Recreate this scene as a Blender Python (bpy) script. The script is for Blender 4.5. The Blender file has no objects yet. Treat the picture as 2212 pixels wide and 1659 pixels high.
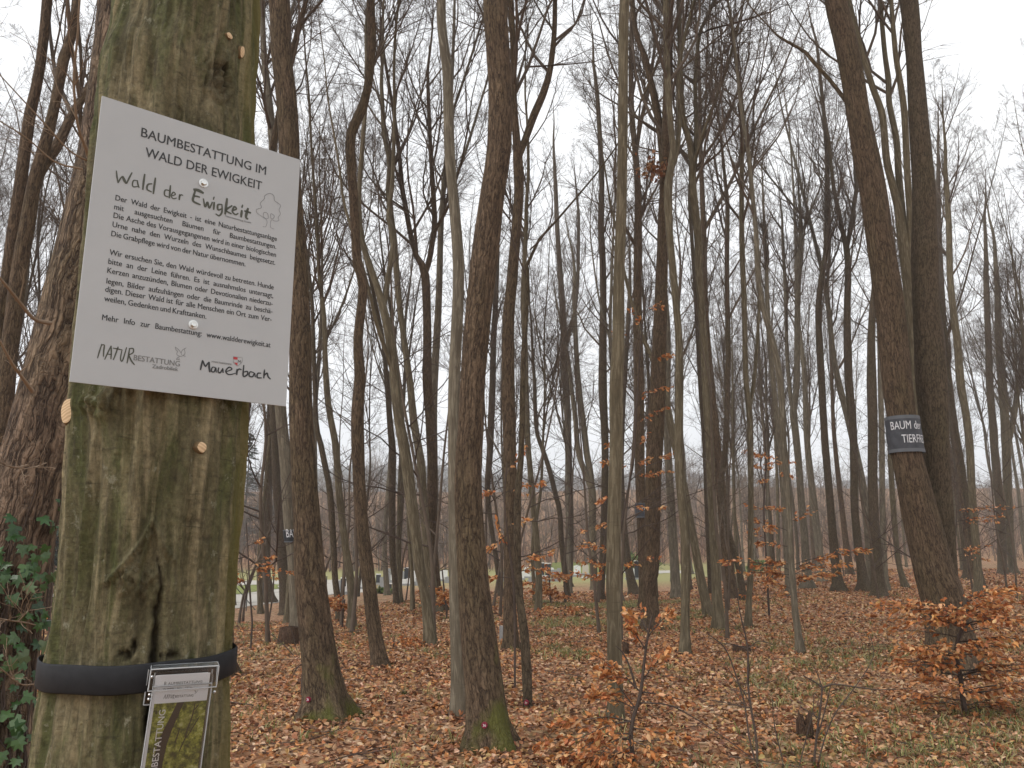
import bpy, math, random
import numpy as np
from mathutils import Vector
R0 = np.random.default_rng(7)
C = bpy.context.scene.collection
sc = bpy.context.scene
# ------------------------------------------------------------------ camera and picture geometry
F, CX, CY, EYE = 1697.8, 1106.0, 829.5, 1.6          # focal length and centre in a 2212 x 1659 frame
TH = math.radians(11.46)
cT, sT = math.cos(TH), math.sin(TH)

def ray(x, y):
    a = (x - CX) / F; b = -(y - CY) / F
    return np.array([a, cT - b * sT, sT + b * cT])

def at(x, y, Y):
    d = ray(x, y); t = Y / d[1]
    return np.array([d[0] * t, Y, EYE + d[2] * t])

def proj(P):
    P = np.asarray(P, float); q = P - np.array([0, 0, EYE])
    z = q[..., 1] * cT + q[..., 2] * sT
    up = -q[..., 1] * sT + q[..., 2] * cT
    z = np.maximum(z, .05)
    return CX + F * q[..., 0] / z, CY - F * up / z

def sstep(a, b, x):
    t = np.clip((x - a) / (b - a), 0, 1); return t * t * (3 - 2 * t)

# ------------------------------------------------------------------ value noise
_T = R0.random((64, 64, 64)).astype(np.float32)
def vn(x, y, z=0.0):
    x, y, z = np.broadcast_arrays(np.asarray(x, float), np.asarray(y, float), np.asarray(z, float))
    xi, yi, zi = np.floor(x).astype(int), np.floor(y).astype(int), np.floor(z).astype(int)
    fx, fy, fz = x - xi, y - yi, z - zi
    fx, fy, fz = [f * f * (3 - 2 * f) for f in (fx, fy, fz)]
    g = lambda i, j, k: _T[(xi + i) & 63, (yi + j) & 63, (zi + k) & 63]
    l = lambda a, b, t: a + (b - a) * t
    return l(l(l(g(0,0,0), g(1,0,0), fx), l(g(0,1,0), g(1,1,0), fx), fy),
             l(l(g(0,0,1), g(1,0,1), fx), l(g(0,1,1), g(1,1,1), fx), fy), fz) * 2 - 1
def fbm(x, y, z=0.0, o=3):
    s = 0; a = 1; n = 0
    for i in range(o):
        s = s + a * vn(x * 2**i + 7.3 * i, y * 2**i + 3.1 * i, z * 2**i); n += a; a *= .5
    return s / n

# ------------------------------------------------------------------ terrain
def ground(x, y):
    x = np.asarray(x, float); y = np.asarray(y, float)
    az = x / np.maximum(y, 1.0)
    left = 1 - sstep(-.30, -.12, az)
    right = sstep(.16, .42, az)
    d = 1.25 * sstep(15, 55, y) * (1 - right) * (1 - left) + 1.25 * sstep(12, 34, y) * left + .25 * sstep(20, 60, y) * right
    z = -d
    # the far side of the valley climbs behind the cemetery
    z = z + sstep(82, 230, y) * 17.0 + .6 * sstep(64, 84, y) * sstep(.02, .12, az) * (1 - sstep(.30, .42, az))
    z = z + .035 * vn(x * .45 + 9, y * .45) + .09 * vn(x * .13, y * .13 + 4)
    return z

def ghit(px, py):
    d = ray(px, py)
    lo = 1.5; Y = lo
    while Y < 180:
        t = Y / d[1]
        if EYE + d[2] * t <= ground(d[0] * t, Y): break
        Y *= 1.01
    return Y

# ------------------------------------------------------------------ mesh builders
class MB:
    """collects vertices, faces and point attributes and links them as one mesh object"""
    def __init__(s): s.V = []; s.Fq = []; s.Ft = []; s.n = 0; s.A = {}; s.ng = []
    def add(s, V, quads=None, tris=None, **attrs):
        V = np.asarray(V, np.float32).reshape(-1, 3)
        if quads is not None and len(quads): s.Fq.append(np.asarray(quads, np.int64) + s.n)
        if tris is not None and len(tris): s.Ft.append(np.asarray(tris, np.int64) + s.n)
        for k, v in attrs.items():
            v = np.broadcast_to(np.asarray(v, np.float32), (len(V), np.asarray(v).shape[-1]))
            if k not in s.A: s.A[k] = [np.zeros((s.n, v.shape[1]), np.float32)]
            s.A[k].append(v)
        for k in s.A:
            if k not in attrs: s.A[k].append(np.zeros((len(V), s.A[k][0].shape[1]), np.float32))
        s.V.append(V); s.n += len(V)
    def box(s, c, ax, ay, az):
        c, ax, ay, az = [np.asarray(q, float) for q in (c, ax, ay, az)]
        V = [c + i * ax + j * ay + k * az for i in (-1, 1) for j in (-1, 1) for k in (-1, 1)]
        s.add(V, [[0,1,3,2],[4,6,7,5],[0,4,5,1],[2,3,7,6],[0,2,6,4],[1,5,7,3]])
    def mesh(s, name, smooth=True):
        me = bpy.data.meshes.new(name)
        V = np.concatenate(s.V)
        q = np.concatenate(s.Fq) if s.Fq else np.zeros((0, 4), int)
        t = np.concatenate(s.Ft) if s.Ft else np.zeros((0, 3), int)
        me.vertices.add(len(V)); me.vertices.foreach_set('co', V.ravel())
        li = np.concatenate([q.ravel(), t.ravel()]).astype(np.int32)
        me.loops.add(len(li)); me.loops.foreach_set('vertex_index', li)
        n = len(q) + len(t)
        ls = np.concatenate([np.arange(len(q)) * 4, len(q) * 4 + np.arange(len(t)) * 3]).astype(np.int32)
        me.polygons.add(n); me.polygons.foreach_set('loop_start', ls)
        me.polygons.foreach_set('use_smooth', np.full(n, smooth))
        for k, L in s.A.items():
            A = np.ascontiguousarray(np.concatenate(L), dtype=np.float32)
            if A.shape[1] == 4:
                at_ = me.attributes.new(k, 'FLOAT_COLOR', 'POINT'); at_.data.foreach_set('color', A.ravel())
            elif A.shape[1] == 3:
                at_ = me.attributes.new(k, 'FLOAT_VECTOR', 'POINT'); at_.data.foreach_set('vector', A.ravel())
            else:
                at_ = me.attributes.new(k, 'FLOAT', 'POINT'); at_.data.foreach_set('value', A.ravel())
        me.update(); me.validate()
        return me
    def build(s, name, mat, parent=None, smooth=True):
        o = bpy.data.objects.new(name, s.mesh(name, smooth)); C.objects.link(o)
        o.data.materials.append(mat)
        if parent is not None:
            o.parent = parent
            o.matrix_parent_inverse = parent.matrix_basis.inverted()
        return o

def tag(o, label=None, cat=None, group=None, kind=None):
    for k, v in (('label', label), ('category', cat), ('group', group), ('kind', kind)):
        if v: o[k] = v
    return o

def empty(name, loc, label, cat, group=None):
    o = bpy.data.objects.new(name, None); C.objects.link(o)
    o.location = [float(v) for v in loc]; o.empty_display_size = .2
    return tag(o, label, cat, group)

def copy_tree(o):
    c = o.copy(); C.objects.link(c)
    for ch in o.children:
        d = ch.copy(); C.objects.link(d); d.parent = c
    return c

def norm(v): return v / np.maximum(np.linalg.norm(v, axis=-1, keepdims=True), 1e-9)

def tubes(mb, P, R, sides, ref=(1, .13, .07), bk=None, cap=False):
    """P[N,K,3] centre lines, R[N,K] radii -> N open tubes"""
    P = np.asarray(P, float); R = np.asarray(R, float)
    if P.ndim == 2: P = P[None]; R = R[None]
    N, K = R.shape
    if N == 0: return
    T = norm(np.gradient(P, axis=1))
    ref = np.broadcast_to(norm(np.array(ref, float)), T.shape).copy()
    par = np.abs((ref * T).sum(-1)) > .9
    ref[par] = np.array([0, .1, 1.])
    U = norm(ref - (ref * T).sum(-1, keepdims=True) * T)
    W = np.cross(T, U)
    a = np.arange(sides) * 2 * np.pi / sides
    V = P[:, :, None] + R[:, :, None, None] * (np.cos(a)[None, None, :, None] * U[:, :, None] + np.sin(a)[None, None, :, None] * W[:, :, None])
    i = np.arange(N)[:, None, None] * K * sides; k = np.arange(K - 1)[None, :, None] * sides; s_ = np.arange(sides)[None, None]
    s2 = (s_ + 1) % sides
    q = np.stack([i + k + s_, i + k + s2, i + k + sides + s2, i + k + sides + s_], -1).reshape(-1, 4)
    at_ = {}
    if bk is not None:
        off = np.asarray(bk, float)
        seg = np.linalg.norm(np.diff(P, axis=1), axis=-1); s = np.concatenate([np.zeros((N, 1)), np.cumsum(seg, 1)], 1)
        rr = np.maximum(R.mean(1, keepdims=True) * .6 + R * .4, 1e-3)
        B = np.stack([np.cos(a)[None, None] * rr[:, :, None] + off[0], np.sin(a)[None, None] * rr[:, :, None] + off[1],
                      np.broadcast_to(s[:, :, None], (N, K, sides)) + off[2]], -1)
        at_['bk'] = B.reshape(-1, 3)
        at_['hgt'] = np.broadcast_to((V[..., 2] - off[3] + .5 * np.maximum(0, .25 - np.cos(a))[None, None])[..., None], V.shape[:3] + (1,)).reshape(-1, 1)
    mb.add(V.reshape(-1, 3), q, **at_)
    return V

def resample(P, W, n):
    """Catmull-Rom through the points, n samples by length"""
    P = np.asarray(P, float); W = np.asarray(W, float)
    E = np.concatenate([[2 * P[0] - P[1]], P, [2 * P[-1] - P[-2]]])
    out = []; ow = []
    for i in range(len(P) - 1):
        p0, p1, p2, p3 = E[i:i + 4]
        for t in np.arange(10) / 10:
            out.append(.5 * (2 * p1 + (p2 - p0) * t + (2 * p0 - 5 * p1 + 4 * p2 - p3) * t * t + (3 * p1 - p0 - 3 * p2 + p3) * t ** 3))
            ow.append(W[i] + (W[i + 1] - W[i]) * t)
    out.append(P[-1]); ow.append(W[-1]); out = np.array(out); ow = np.array(ow)
    s = np.concatenate([[0], np.cumsum(np.linalg.norm(np.diff(out, axis=0), axis=1))])
    q = np.linspace(0, s[-1], n)
    return np.stack([np.interp(q, s, out[:, j]) for j in range(out.shape[1])], 1), np.interp(q, s, ow)

# ------------------------------------------------------------------ materials
def mat(name):
    m = bpy.data.materials.new(name); m.use_nodes = True
    nt = m.node_tree; nt.nodes.clear()
    out = nt.nodes.new('ShaderNodeOutputMaterial'); b = nt.nodes.new('ShaderNodeBsdfPrincipled')
    nt.links.new(b.outputs[0], out.inputs[0])
    return m, nt, b, out
def N(nt, t, **kw):
    n = nt.nodes.new(t)
    for k, v in kw.items():
        if k in n.inputs.keys() if isinstance(k, str) else False: n.inputs[k].default_value = v
        else: setattr(n, k, v)
    return n
def plain(name, col, rough=.6, metal=0, spec=.5):
    m, nt, b, o = mat(name)
    b.inputs['Base Color'].default_value = (*col, 1); b.inputs['Roughness'].default_value = rough
    b.inputs['Metallic'].default_value = metal; b.inputs['Specular IOR Level'].default_value = spec
    return m
def attr(nt, name):
    n = nt.nodes.new('ShaderNodeAttribute'); n.attribute_name = name; return n
def mapping(nt, src, scale, loc=(0, 0, 0)):
    n = nt.nodes.new('ShaderNodeMapping'); n.inputs['Scale'].default_value = scale; n.inputs['Location'].default_value = loc
    nt.links.new(src, n.inputs['Vector']); return n.outputs[0]
def noise(nt, vec, scale, detail=4, rough=.55, dist=0):
    n = nt.nodes.new('ShaderNodeTexNoise'); n.inputs['Scale'].default_value = scale; n.inputs['Detail'].default_value = detail
    n.inputs['Roughness'].default_value = rough; n.inputs['Distortion'].default_value = dist
    nt.links.new(vec, n.inputs['Vector']); return n.outputs[0]
def ramp(nt, src, stops):
    n = nt.nodes.new('ShaderNodeValToRGB'); e = n.color_ramp.elements
    while len(e) < len(stops): e.new(.5)
    for el, (p, c) in zip(e, stops):
        el.position = p; el.color = (*c, 1) if len(c) == 3 else c
    nt.links.new(src, n.inputs[0]); return n.outputs[0]
def mixc(nt, fac, a, b, mode='MIX'):
    n = nt.nodes.new('ShaderNodeMix'); n.data_type = 'RGBA'; n.blend_type = mode
    for s, v in ((0, fac), (6, a), (7, b)):
        if isinstance(v, (int, float)): n.inputs[s].default_value = v
        elif isinstance(v, tuple): n.inputs[s].default_value = (*v, 1)
        else: nt.links.new(v, n.inputs[s])
    return n.outputs[2]
def mth(nt, op, a, b=0.0, clamp=False):
    n = nt.nodes.new('ShaderNodeMath'); n.operation = op; n.use_clamp = clamp
    for i, v in enumerate((a, b)):
        if isinstance(v, (int, float)): n.inputs[i].default_value = v
        else: nt.links.new(v, n.inputs[i])
    return n.outputs[0]
def bump(nt, b, h, strength, dist):
    n = nt.nodes.new('ShaderNodeBump'); n.inputs['Strength'].default_value = strength; n.inputs['Distance'].default_value = dist
    nt.links.new(h, n.inputs['Height']); nt.links.new(n.outputs[0], b.inputs['Normal'])
W1 = lambda g: (g, g, g)

def bark_oak(name, ridge, groove, moss=(.070, .068, .019), cell=(34, 34, 4.2), bd=.012, mossh=.55):
    m, nt, b, o = mat(name)
    bk = attr(nt, 'bk').outputs['Vector']
    warp = nt.nodes.new('ShaderNodeVectorMath'); warp.operation = 'ADD'
    nz = nt.nodes.new('ShaderNodeTexNoise'); nz.inputs['Scale'].default_value = 9; nz.inputs['Detail'].default_value = 3
    nt.links.new(bk, nz.inputs['Vector'])
    sc_ = nt.nodes.new('ShaderNodeVectorMath'); sc_.operation = 'SCALE'; sc_.inputs['Scale'].default_value = .03
    nt.links.new(nz.outputs['Color'], sc_.inputs[0]); nt.links.new(bk, warp.inputs[0]); nt.links.new(sc_.outputs[0], warp.inputs[1])
    def fis(sc2, lo, hi, dist):
        n_ = noise(nt, mapping(nt, warp.outputs[0], sc2), 1, 4, .55, dist)
        a_ = nt.nodes.new('ShaderNodeMath'); a_.operation = 'ABSOLUTE'; nt.links.new(mth(nt, 'SUBTRACT', n_, .5), a_.inputs[0])
        return ramp(nt, a_.outputs[0], [(0, W1(0)), (lo, W1(.45)), (hi, W1(1))])
    c1 = fis(cell, .016, .085, .2); c2 = fis((cell[0] * 1.9, cell[1] * 1.9, cell[2] * 2.2), .015, .075, .2)
    c3 = fis((cell[0] * .7, cell[1] * .7, cell[2] * 4.5), .008, .03, .8)
    crack = mth(nt, 'MULTIPLY', c1, mth(nt, 'MULTIPLY', mth(nt, 'ADD', .45, mth(nt, 'MULTIPLY', c2, .55)), mth(nt, 'ADD', .6, mth(nt, 'MULTIPLY', c3, .4))))
    fine = noise(nt, mapping(nt, bk, (90, 90, 30)), 1, 5, .65)
    big = noise(nt, mapping(nt, bk, (5, 5, 1.2)), 1, 3)
    h = mth(nt, 'ADD', mth(nt, 'MULTIPLY', crack, .9), mth(nt, 'MULTIPLY', fine, .5))
    rid = mixc(nt, fine, tuple(c * .62 for c in ridge), tuple(c * 1.45 for c in ridge))
    rid = mixc(nt, mth(nt, 'MULTIPLY', ramp(nt, big, [(.42, W1(0)), (.68, W1(1))]), .45), rid, (ridge[0] * .8, ridge[1] * .95, ridge[2] * .75))
    col = mixc(nt, crack, groove, rid)
    hg = attr(nt, 'hgt').outputs['Fac']
    mm = noise(nt, mapping(nt, bk, (6, 6, 3)), 1, 4)
    f = mth(nt, 'SUBTRACT', 1.0, mth(nt, 'DIVIDE', hg, mossh))
    f = mth(nt, 'MULTIPLY', mth(nt, 'ADD', f, mth(nt, 'MULTIPLY', mth(nt, 'SUBTRACT', mm, .56), 4.5)), 1.4, True)
    col = mixc(nt, f, col, mixc(nt, fine, moss, tuple(c * 1.9 for c in moss)))
    nt.links.new(col, b.inputs['Base Color']); b.inputs['Roughness'].default_value = .9; b.inputs['Specular IOR Level'].default_value = .2
    bump(nt, b, h, .9, bd)
    return m

def bark_smooth(name, base, pale, dark, mossh=.2):
    m, nt, b, o = mat(name)
    bk = attr(nt, 'bk').outputs['Vector']
    big = noise(nt, mapping(nt, bk, (9, 9, .9)), 1, 4, .6, .4)
    st = noise(nt, mapping(nt, bk, (46, 46, 4.5)), 1, 5, .62, .5)
    rings = noise(nt, mapping(nt, bk, (7, 7, 60)), 1, 3, .6)
    fine = noise(nt, mapping(nt, bk, (90, 90, 50)), 1, 3, .6)
    col = mixc(nt, ramp(nt, big, [(.35, W1(0)), (.65, W1(1))]), base, dark)
    col = mixc(nt, mth(nt, 'MULTIPLY', ramp(nt, st, [(.50, W1(0)), (.64, W1(1))]), .85), col, pale)
    col = mixc(nt, mth(nt, 'MULTIPLY', ramp(nt, st, [(.32, W1(1)), (.46, W1(0))]), .6), col, tuple(c * .5 for c in dark))
    col = mixc(nt, mth(nt, 'MULTIPLY', ramp(nt, rings, [(.62, W1(0)), (.72, W1(1))]), .4), col, tuple(c * .45 for c in dark))
    col = mixc(nt, mth(nt, 'MULTIPLY', fine, .35), col, tuple(c * .6 for c in base))
    hg = attr(nt, 'hgt').outputs['Fac']
    f = mth(nt, 'SUBTRACT', 1.0, mth(nt, 'DIVIDE', hg, mossh))
    f = mth(nt, 'MULTIPLY', mth(nt, 'ADD', f, mth(nt, 'MULTIPLY', mth(nt, 'SUBTRACT', big, .58), 4)), 1.2, True)
    col = mixc(nt, mth(nt, 'MULTIPLY', f, .6), col, (.055, .065, .022))
    nt.links.new(col, b.inputs['Base Color']); b.inputs['Roughness'].default_value = .85; b.inputs['Specular IOR Level'].default_value = .25
    h = mth(nt, 'ADD', mth(nt, 'MULTIPLY', st, .7), mth(nt, 'MULTIPLY', fine, .3))
    bump(nt, b, h, .9, .014)
    return m

def leaf_mat(name, rough=.6, trans=.25):
    m, nt, b, o = mat(name)
    c = attr(nt, 'col').outputs['Color']
    nt.links.new(c, b.inputs['Base Color']); b.inputs['Roughness'].default_value = rough; b.inputs['Specular IOR Level'].default_value = .35
    if trans:
        t = nt.nodes.new('ShaderNodeBsdfTranslucent'); nt.links.new(c, t.inputs[0])
        mx = nt.nodes.new('ShaderNodeMixShader'); mx.inputs[0].default_value = trans
        nt.links.new(b.outputs[0], mx.inputs[1]); nt.links.new(t.outputs[0], mx.inputs[2]); nt.links.new(mx.outputs[0], o.inputs[0])
    return m

def twig_mat(name, a, c):
    m, nt, b, o = mat(name)
    tc = nt.nodes.new('ShaderNodeTexCoord')
    n = noise(nt, tc.outputs['Object'], 2.2, 3)
    nt.links.new(mixc(nt, ramp(nt, n, [(.35, W1(0)), (.65, W1(1))]), a, c), b.inputs['Base Color']); b.inputs['Roughness'].default_value = .85
    b.inputs['Specular IOR Level'].default_value = .2
    return m

M = {}
M['oak'] = bark_oak('oak_bark', (.150, .103, .066), (.032, .021, .014), mossh=.06)
M['oakmoss'] = bark_oak('mossy_oak_bark', (.150, .103, .066), (.032, .021, .014), mossh=.62)
M['oakbig'] = bark_oak('ivy_oak_bark', (.245, .172, .120), (.036, .024, .018), cell=(30, 30, 3.0), bd=.022, mossh=.05)
M['smooth'] = bark_smooth('smooth_bark', (.132, .106, .066), (.215, .178, .118), (.088, .069, .043))
M['grey'] = bark_smooth('grey_bark', (.155, .130, .092), (.25, .215, .16), (.105, .085, .060))
M['dark'] = bark_oak('dark_bark', (.128, .096, .064), (.034, .024, .016), cell=(44, 44, 7), bd=.008, mossh=.06)
M['twig'] = twig_mat('twig_bark', (.085, .064, .048), (.135, .102, .076))
M['twigdark'] = twig_mat('dark_twig_bark', (.060, .044, .036), (.095, .070, .056))
M['farwood'] = twig_mat('far_wood_bark', (.10, .076, .058), (.22, .165, .12))
M['leaf'] = leaf_mat('dry_leaf')
M['litter'] = leaf_mat('fallen_leaf', .65, .08)
M['blade'] = leaf_mat('grass_blade', .5, .3)
M['ivy'] = leaf_mat('ivy_leaf', .32, .1)
# ------------------------------------------------------------------ bare branches
def grow(rng, P, R, L, n, t0, t1, ang, lf, K, up, jit, rfac, rmin, absL=None):
    """children of every polyline in P[N,K0,3]: n per parent, returns P,R,L of the next level"""
    N0, K0 = R.shape
    cnt = np.maximum(0, np.round(n * rng.uniform(.7, 1.3, N0)).astype(int))
    idx = np.repeat(np.arange(N0), cnt); M_ = len(idx)
    t = rng.uniform(t0, t1, M_)
    kf = t * (K0 - 1); k = np.minimum(kf.astype(int), K0 - 2); fr = (kf - k)[:, None]
    base = P[idx, k] * (1 - fr) + P[idx, k + 1] * fr
    rb = R[idx, k] * (1 - fr[:, 0]) + R[idx, k + 1] * fr[:, 0]
    T = norm(P[idx, k + 1] - P[idx, k])
    rv = rng.normal(size=(M_, 3)); pv = norm(rv - (rv * T).sum(-1, keepdims=True) * T)
    a = np.radians(rng.uniform(*ang, M_))[:, None]
    d = norm(np.cos(a) * T + np.sin(a) * pv)
    Lc = (L[idx] if absL is None else np.full(M_, absL)) * rng.uniform(*lf, M_) * (1.2 - .75 * t)
    r0 = np.minimum(rb * rfac, Lc * .0095 + .002); r0 = np.maximum(r0, rmin)
    pts = [base]; cur = base
    for j in range(K - 1):
        cur = cur + d * (Lc / (K - 1))[:, None]
        pts.append(cur)
        d = norm(d + jit * rng.normal(size=(M_, 3)) + np.array([0, 0, up]))
    P2 = np.stack(pts, 1)
    R2 = np.maximum(r0[:, None] * (1 - .78 * np.linspace(0, 1, K))[None], rmin * .8)
    return P2, R2, Lc

def crown(mb, rng, axes, zc, cl, dens=1.0, levels=4, n1=15, up1=.2, rmin=.0028, ang1=(18, 46)):
    """axes: list of (P[K,3], R[K]); branches above height zc"""
    for P, R in axes:
        z = P[:, 2]
        j = np.argmax(z > zc) if (z > zc).any() else len(z) - 2
        j = min(max(j, 0), len(z) - 4)
        Pq, Rq = P[j:], R[j:]
        Pq, Rq = resample(Pq, Rq, 14)
        L0 = np.array([np.linalg.norm(Pq[-1] - Pq[0])])
        nn = n1 * 1.15 * dens * min(1.0, .25 + L0[0] / 10)
        A = grow(rng, Pq[None], Rq[None], L0, nn, .0, .97, ang1, (.7, 1.2), 8, up1, .13, .55, rmin * 1.6, absL=cl * min(1, .35 + L0[0] / 11))
        tubes(mb, A[0], A[1], 5)
        # the leader splits near the top as well
        B = grow(rng, *A, 6.5 * dens, .12, .98, (22, 55), (.30, .55), 6, .10, .14, .6, rmin * 1.2)
        tubes(mb, B[0], B[1], 4)
        if levels >= 3:
            D = grow(rng, *B, 6.2 * dens, .10, 1.0, (22, 60), (.32, .6), 4, .06, .16, .65, rmin)
            tubes(mb, D[0], D[1], 3)
            if levels >= 4:
                E_ = grow(rng, *D, 5.2, .1, 1.0, (20, 60), (.35, .65), 3, .03, .18, .7, rmin * .8)
                tubes(mb, E_[0], E_[1], 3)

def extend(rng, P, R, H, zb, wob=.06, n=9, bias=.12):
    """carry a trunk on from where the frame cuts it, to the height H"""
    P = list(P); R = list(R)
    d = norm(P[-1] - P[-2]); top = zb + H
    top = max(top, P[-1][2] + max(2.5, R[-1] * 45))
    step = (top - P[-1][2]) / n
    r = R[-1]
    for i in range(n):
        d = norm(d + wob * rng.normal(size=3) + np.array([0, 0, bias]))
        P.append(P[-1] + d * step / max(.5, d[2])); R.append(max(.008, r * (1 - (i + 1) / n * .93)))
    return np.array(P), np.array(R)

def pix_axis(pts, Y, rng=None, lean=0.0):
    P = []; R = []
    n = len(pts)
    for i, (x, y, w) in enumerate(pts):
        Yi = Y + lean * i / max(1, n - 1)
        p = at(x, y, Yi); P.append(p)
        R.append(.5 * w / F * (Yi * cT + (p[2] - EYE) * sT))
    return np.array(P), np.array(R)

def flare(P, R, zg, amt, hh):
    s = np.maximum(P[:, 2] - zg, 0)
    return R * (1 + amt * np.exp(-s / hh) + .3 * amt * np.exp(-s / (hh * .35)))

def trunk_mesh(rng, axes, zg, sides, lumps=.04, fl=.35):
    mb = MB()
    for i, (P, R) in enumerate(axes):
        n = int(np.clip(np.linalg.norm(P[-1] - P[0]) / (.12 if sides > 14 else .3), 10, 110))
        Q, S = resample(P, R, n)
        if i == 0:
            Q = np.concatenate([[Q[0] - norm(Q[1] - Q[0]) * .35], Q]); S = np.concatenate([[S[0]], S])
            S = flare(Q, S, zg, fl * 1.25, .19)
        off = rng.uniform(0, 40, 3)
        v0 = mb.n
        V = tubes(mb, Q[None], S[None], sides, bk=(*off, zg))
        if sides >= 12:                                   # uneven stem and root lobes
            V = V[0]; a = np.arange(sides) * 2 * np.pi / sides
            ctr = Q[:, None]; dirv = norm(V - ctr)
            nz = fbm(np.cos(a)[None] * 1.6 + off[0], np.sin(a)[None] * 1.6 + off[1], Q[:, 2][:, None] * 1.3 + off[2], 3)
            d = S[:, None] * lumps * 2.2 * nz
            if i == 0:
                h = np.maximum(Q[:, 2] - zg, 0)[:, None]
                d = d + S[:, None] * .22 * np.exp(-h / .13) * np.sin(a[None] * 4 + off[0])
            mb.V[-1] = (V + dirv * d[..., None]).reshape(-1, 3).astype(np.float32)
    return mb

TREES = []
def tree(label, pts, H=20, bark='smooth', zc=6.0, cl=4.5, forks=(), Y=None, dens=1.0, levels=4, n1=15, seed=None, sides=None,
         cat='tree', name='bare_tree', lean=0.0, fl=.3, group=None, twig='twig', ang1=(18, 46), up1=.2):
    rng = np.random.default_rng(seed if seed is not None else len(TREES) + 100)
    x0, y0, w0 = pts[0]
    if Y is None: Y = ghit(x0, y0)
    pts = list(pts)
    P, R = pix_axis(pts, Y + .5 * w0 / F * Y * .7, lean=lean)
    zg = float(ground(P[0][0], P[0][1]))
    P, R = extend(rng, P, R, H, zg)
    axes = [(P, R)]
    for i, (fp, fh) in enumerate(forks):
        Pf, Rf = pix_axis(fp, P[0][1] + (lean * .6), lean=((-1) ** i) * .5)
        axes.append(extend(rng, Pf, Rf, fh, zg))
    loc = (P[0][0], P[0][1], zg)
    root = empty(name, loc, label, cat, group)
    px = max(p[2] for p in pts)
    sd = sides or (28 if px > 60 else 18 if px > 30 else 12 if px > 16 else 8)
    bpy.context.view_layer.update()
    trunk_mesh(rng, axes, zg, sd, fl=fl).build('trunk', M[bark], root)
    mb = MB(); crown(mb, rng, axes, zg + zc, cl, dens, levels, n1, up1=up1, ang1=ang1)
    mb.build('crown', M[twig], root)
    TREES.append((root, loc))
    return root, axes

# ------------------------------------------------------------------ leaves
def leaf_shapes(mb, pos, fwd, nrm, ln, wd, col, rng, detailed=False, curl=.18):
    n = len(pos)
    fwd = norm(fwd); side = norm(np.cross(fwd, nrm)); nr = np.cross(side, fwd)
    ln = np.broadcast_to(ln, (n,))[:, None]; wd = np.broadcast_to(wd, (n,))[:, None]
    cu = (rng.normal(size=(n, 1)) * curl + curl * .3) * ln
    ct = (rng.normal(size=(n, 1)) * curl) * ln
    b = pos - fwd * ln * .5; tip = pos + fwd * ln * .5 + nr * ct
    if detailed:
        def row(f, w, lift):
            c = b + fwd * ln * f + nr * ct * f * f
            return [c - side * wd * w + nr * cu * lift, c, c + side * wd * w + nr * cu * lift * .8]
        r1 = row(.32, .46, .8); r2 = row(.68, .40, 1.0)
        V = np.stack([b, *r1, *r2, tip], 1)
        i = np.arange(n)[:, None] * 8
        q = np.concatenate([i + np.array([[1, 4, 5, 2]]), i + np.array([[2, 5, 6, 3]])])
        t = np.concatenate([i + np.array([[0, 1, 2]]), i + np.array([[0, 2, 3]]), i + np.array([[4, 7, 5]]), i + np.array([[5, 7, 6]])])
        c = np.repeat(col[:, None], 8, 1)
    else:
        m_ = pos
        V = np.stack([b, pos - side * wd * .5 + nr * cu, tip, pos + side * wd * .5 + nr * cu], 1)
        i = np.arange(n)[:, None] * 4
        q = None; t = np.concatenate([i + np.array([[0, 1, 2]]), i + np.array([[0, 2, 3]])])
        c = np.repeat(col[:, None], 4, 1)
    mb.add(V.reshape(-1, 3), q, t, col=np.concatenate([c.reshape(-1, 3), np.ones((c.shape[0] * c.shape[1], 1))], 1))

LIT = np.array([(.38, .175, .080), (.45, .26, .14), (.58, .39, .25), (.12, .058, .033), (.45, .195, .070), (.46, .30, .125), (.26, .105, .050), (.34, .19, .105)])
def pick(rng, pal, n, p=None, var=.22):
    c = pal[rng.choice(len(pal), n, p=p)] * rng.uniform(1 - var, 1 + var, (n, 1)) * rng.uniform(.93, 1.07, (n, 3))
    return np.clip(c, 0.01, .9)
ORANGE = np.array([(.52, .215, .070), (.43, .155, .050), (.60, .30, .12), (.33, .115, .042), (.64, .38, .19)])

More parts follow.
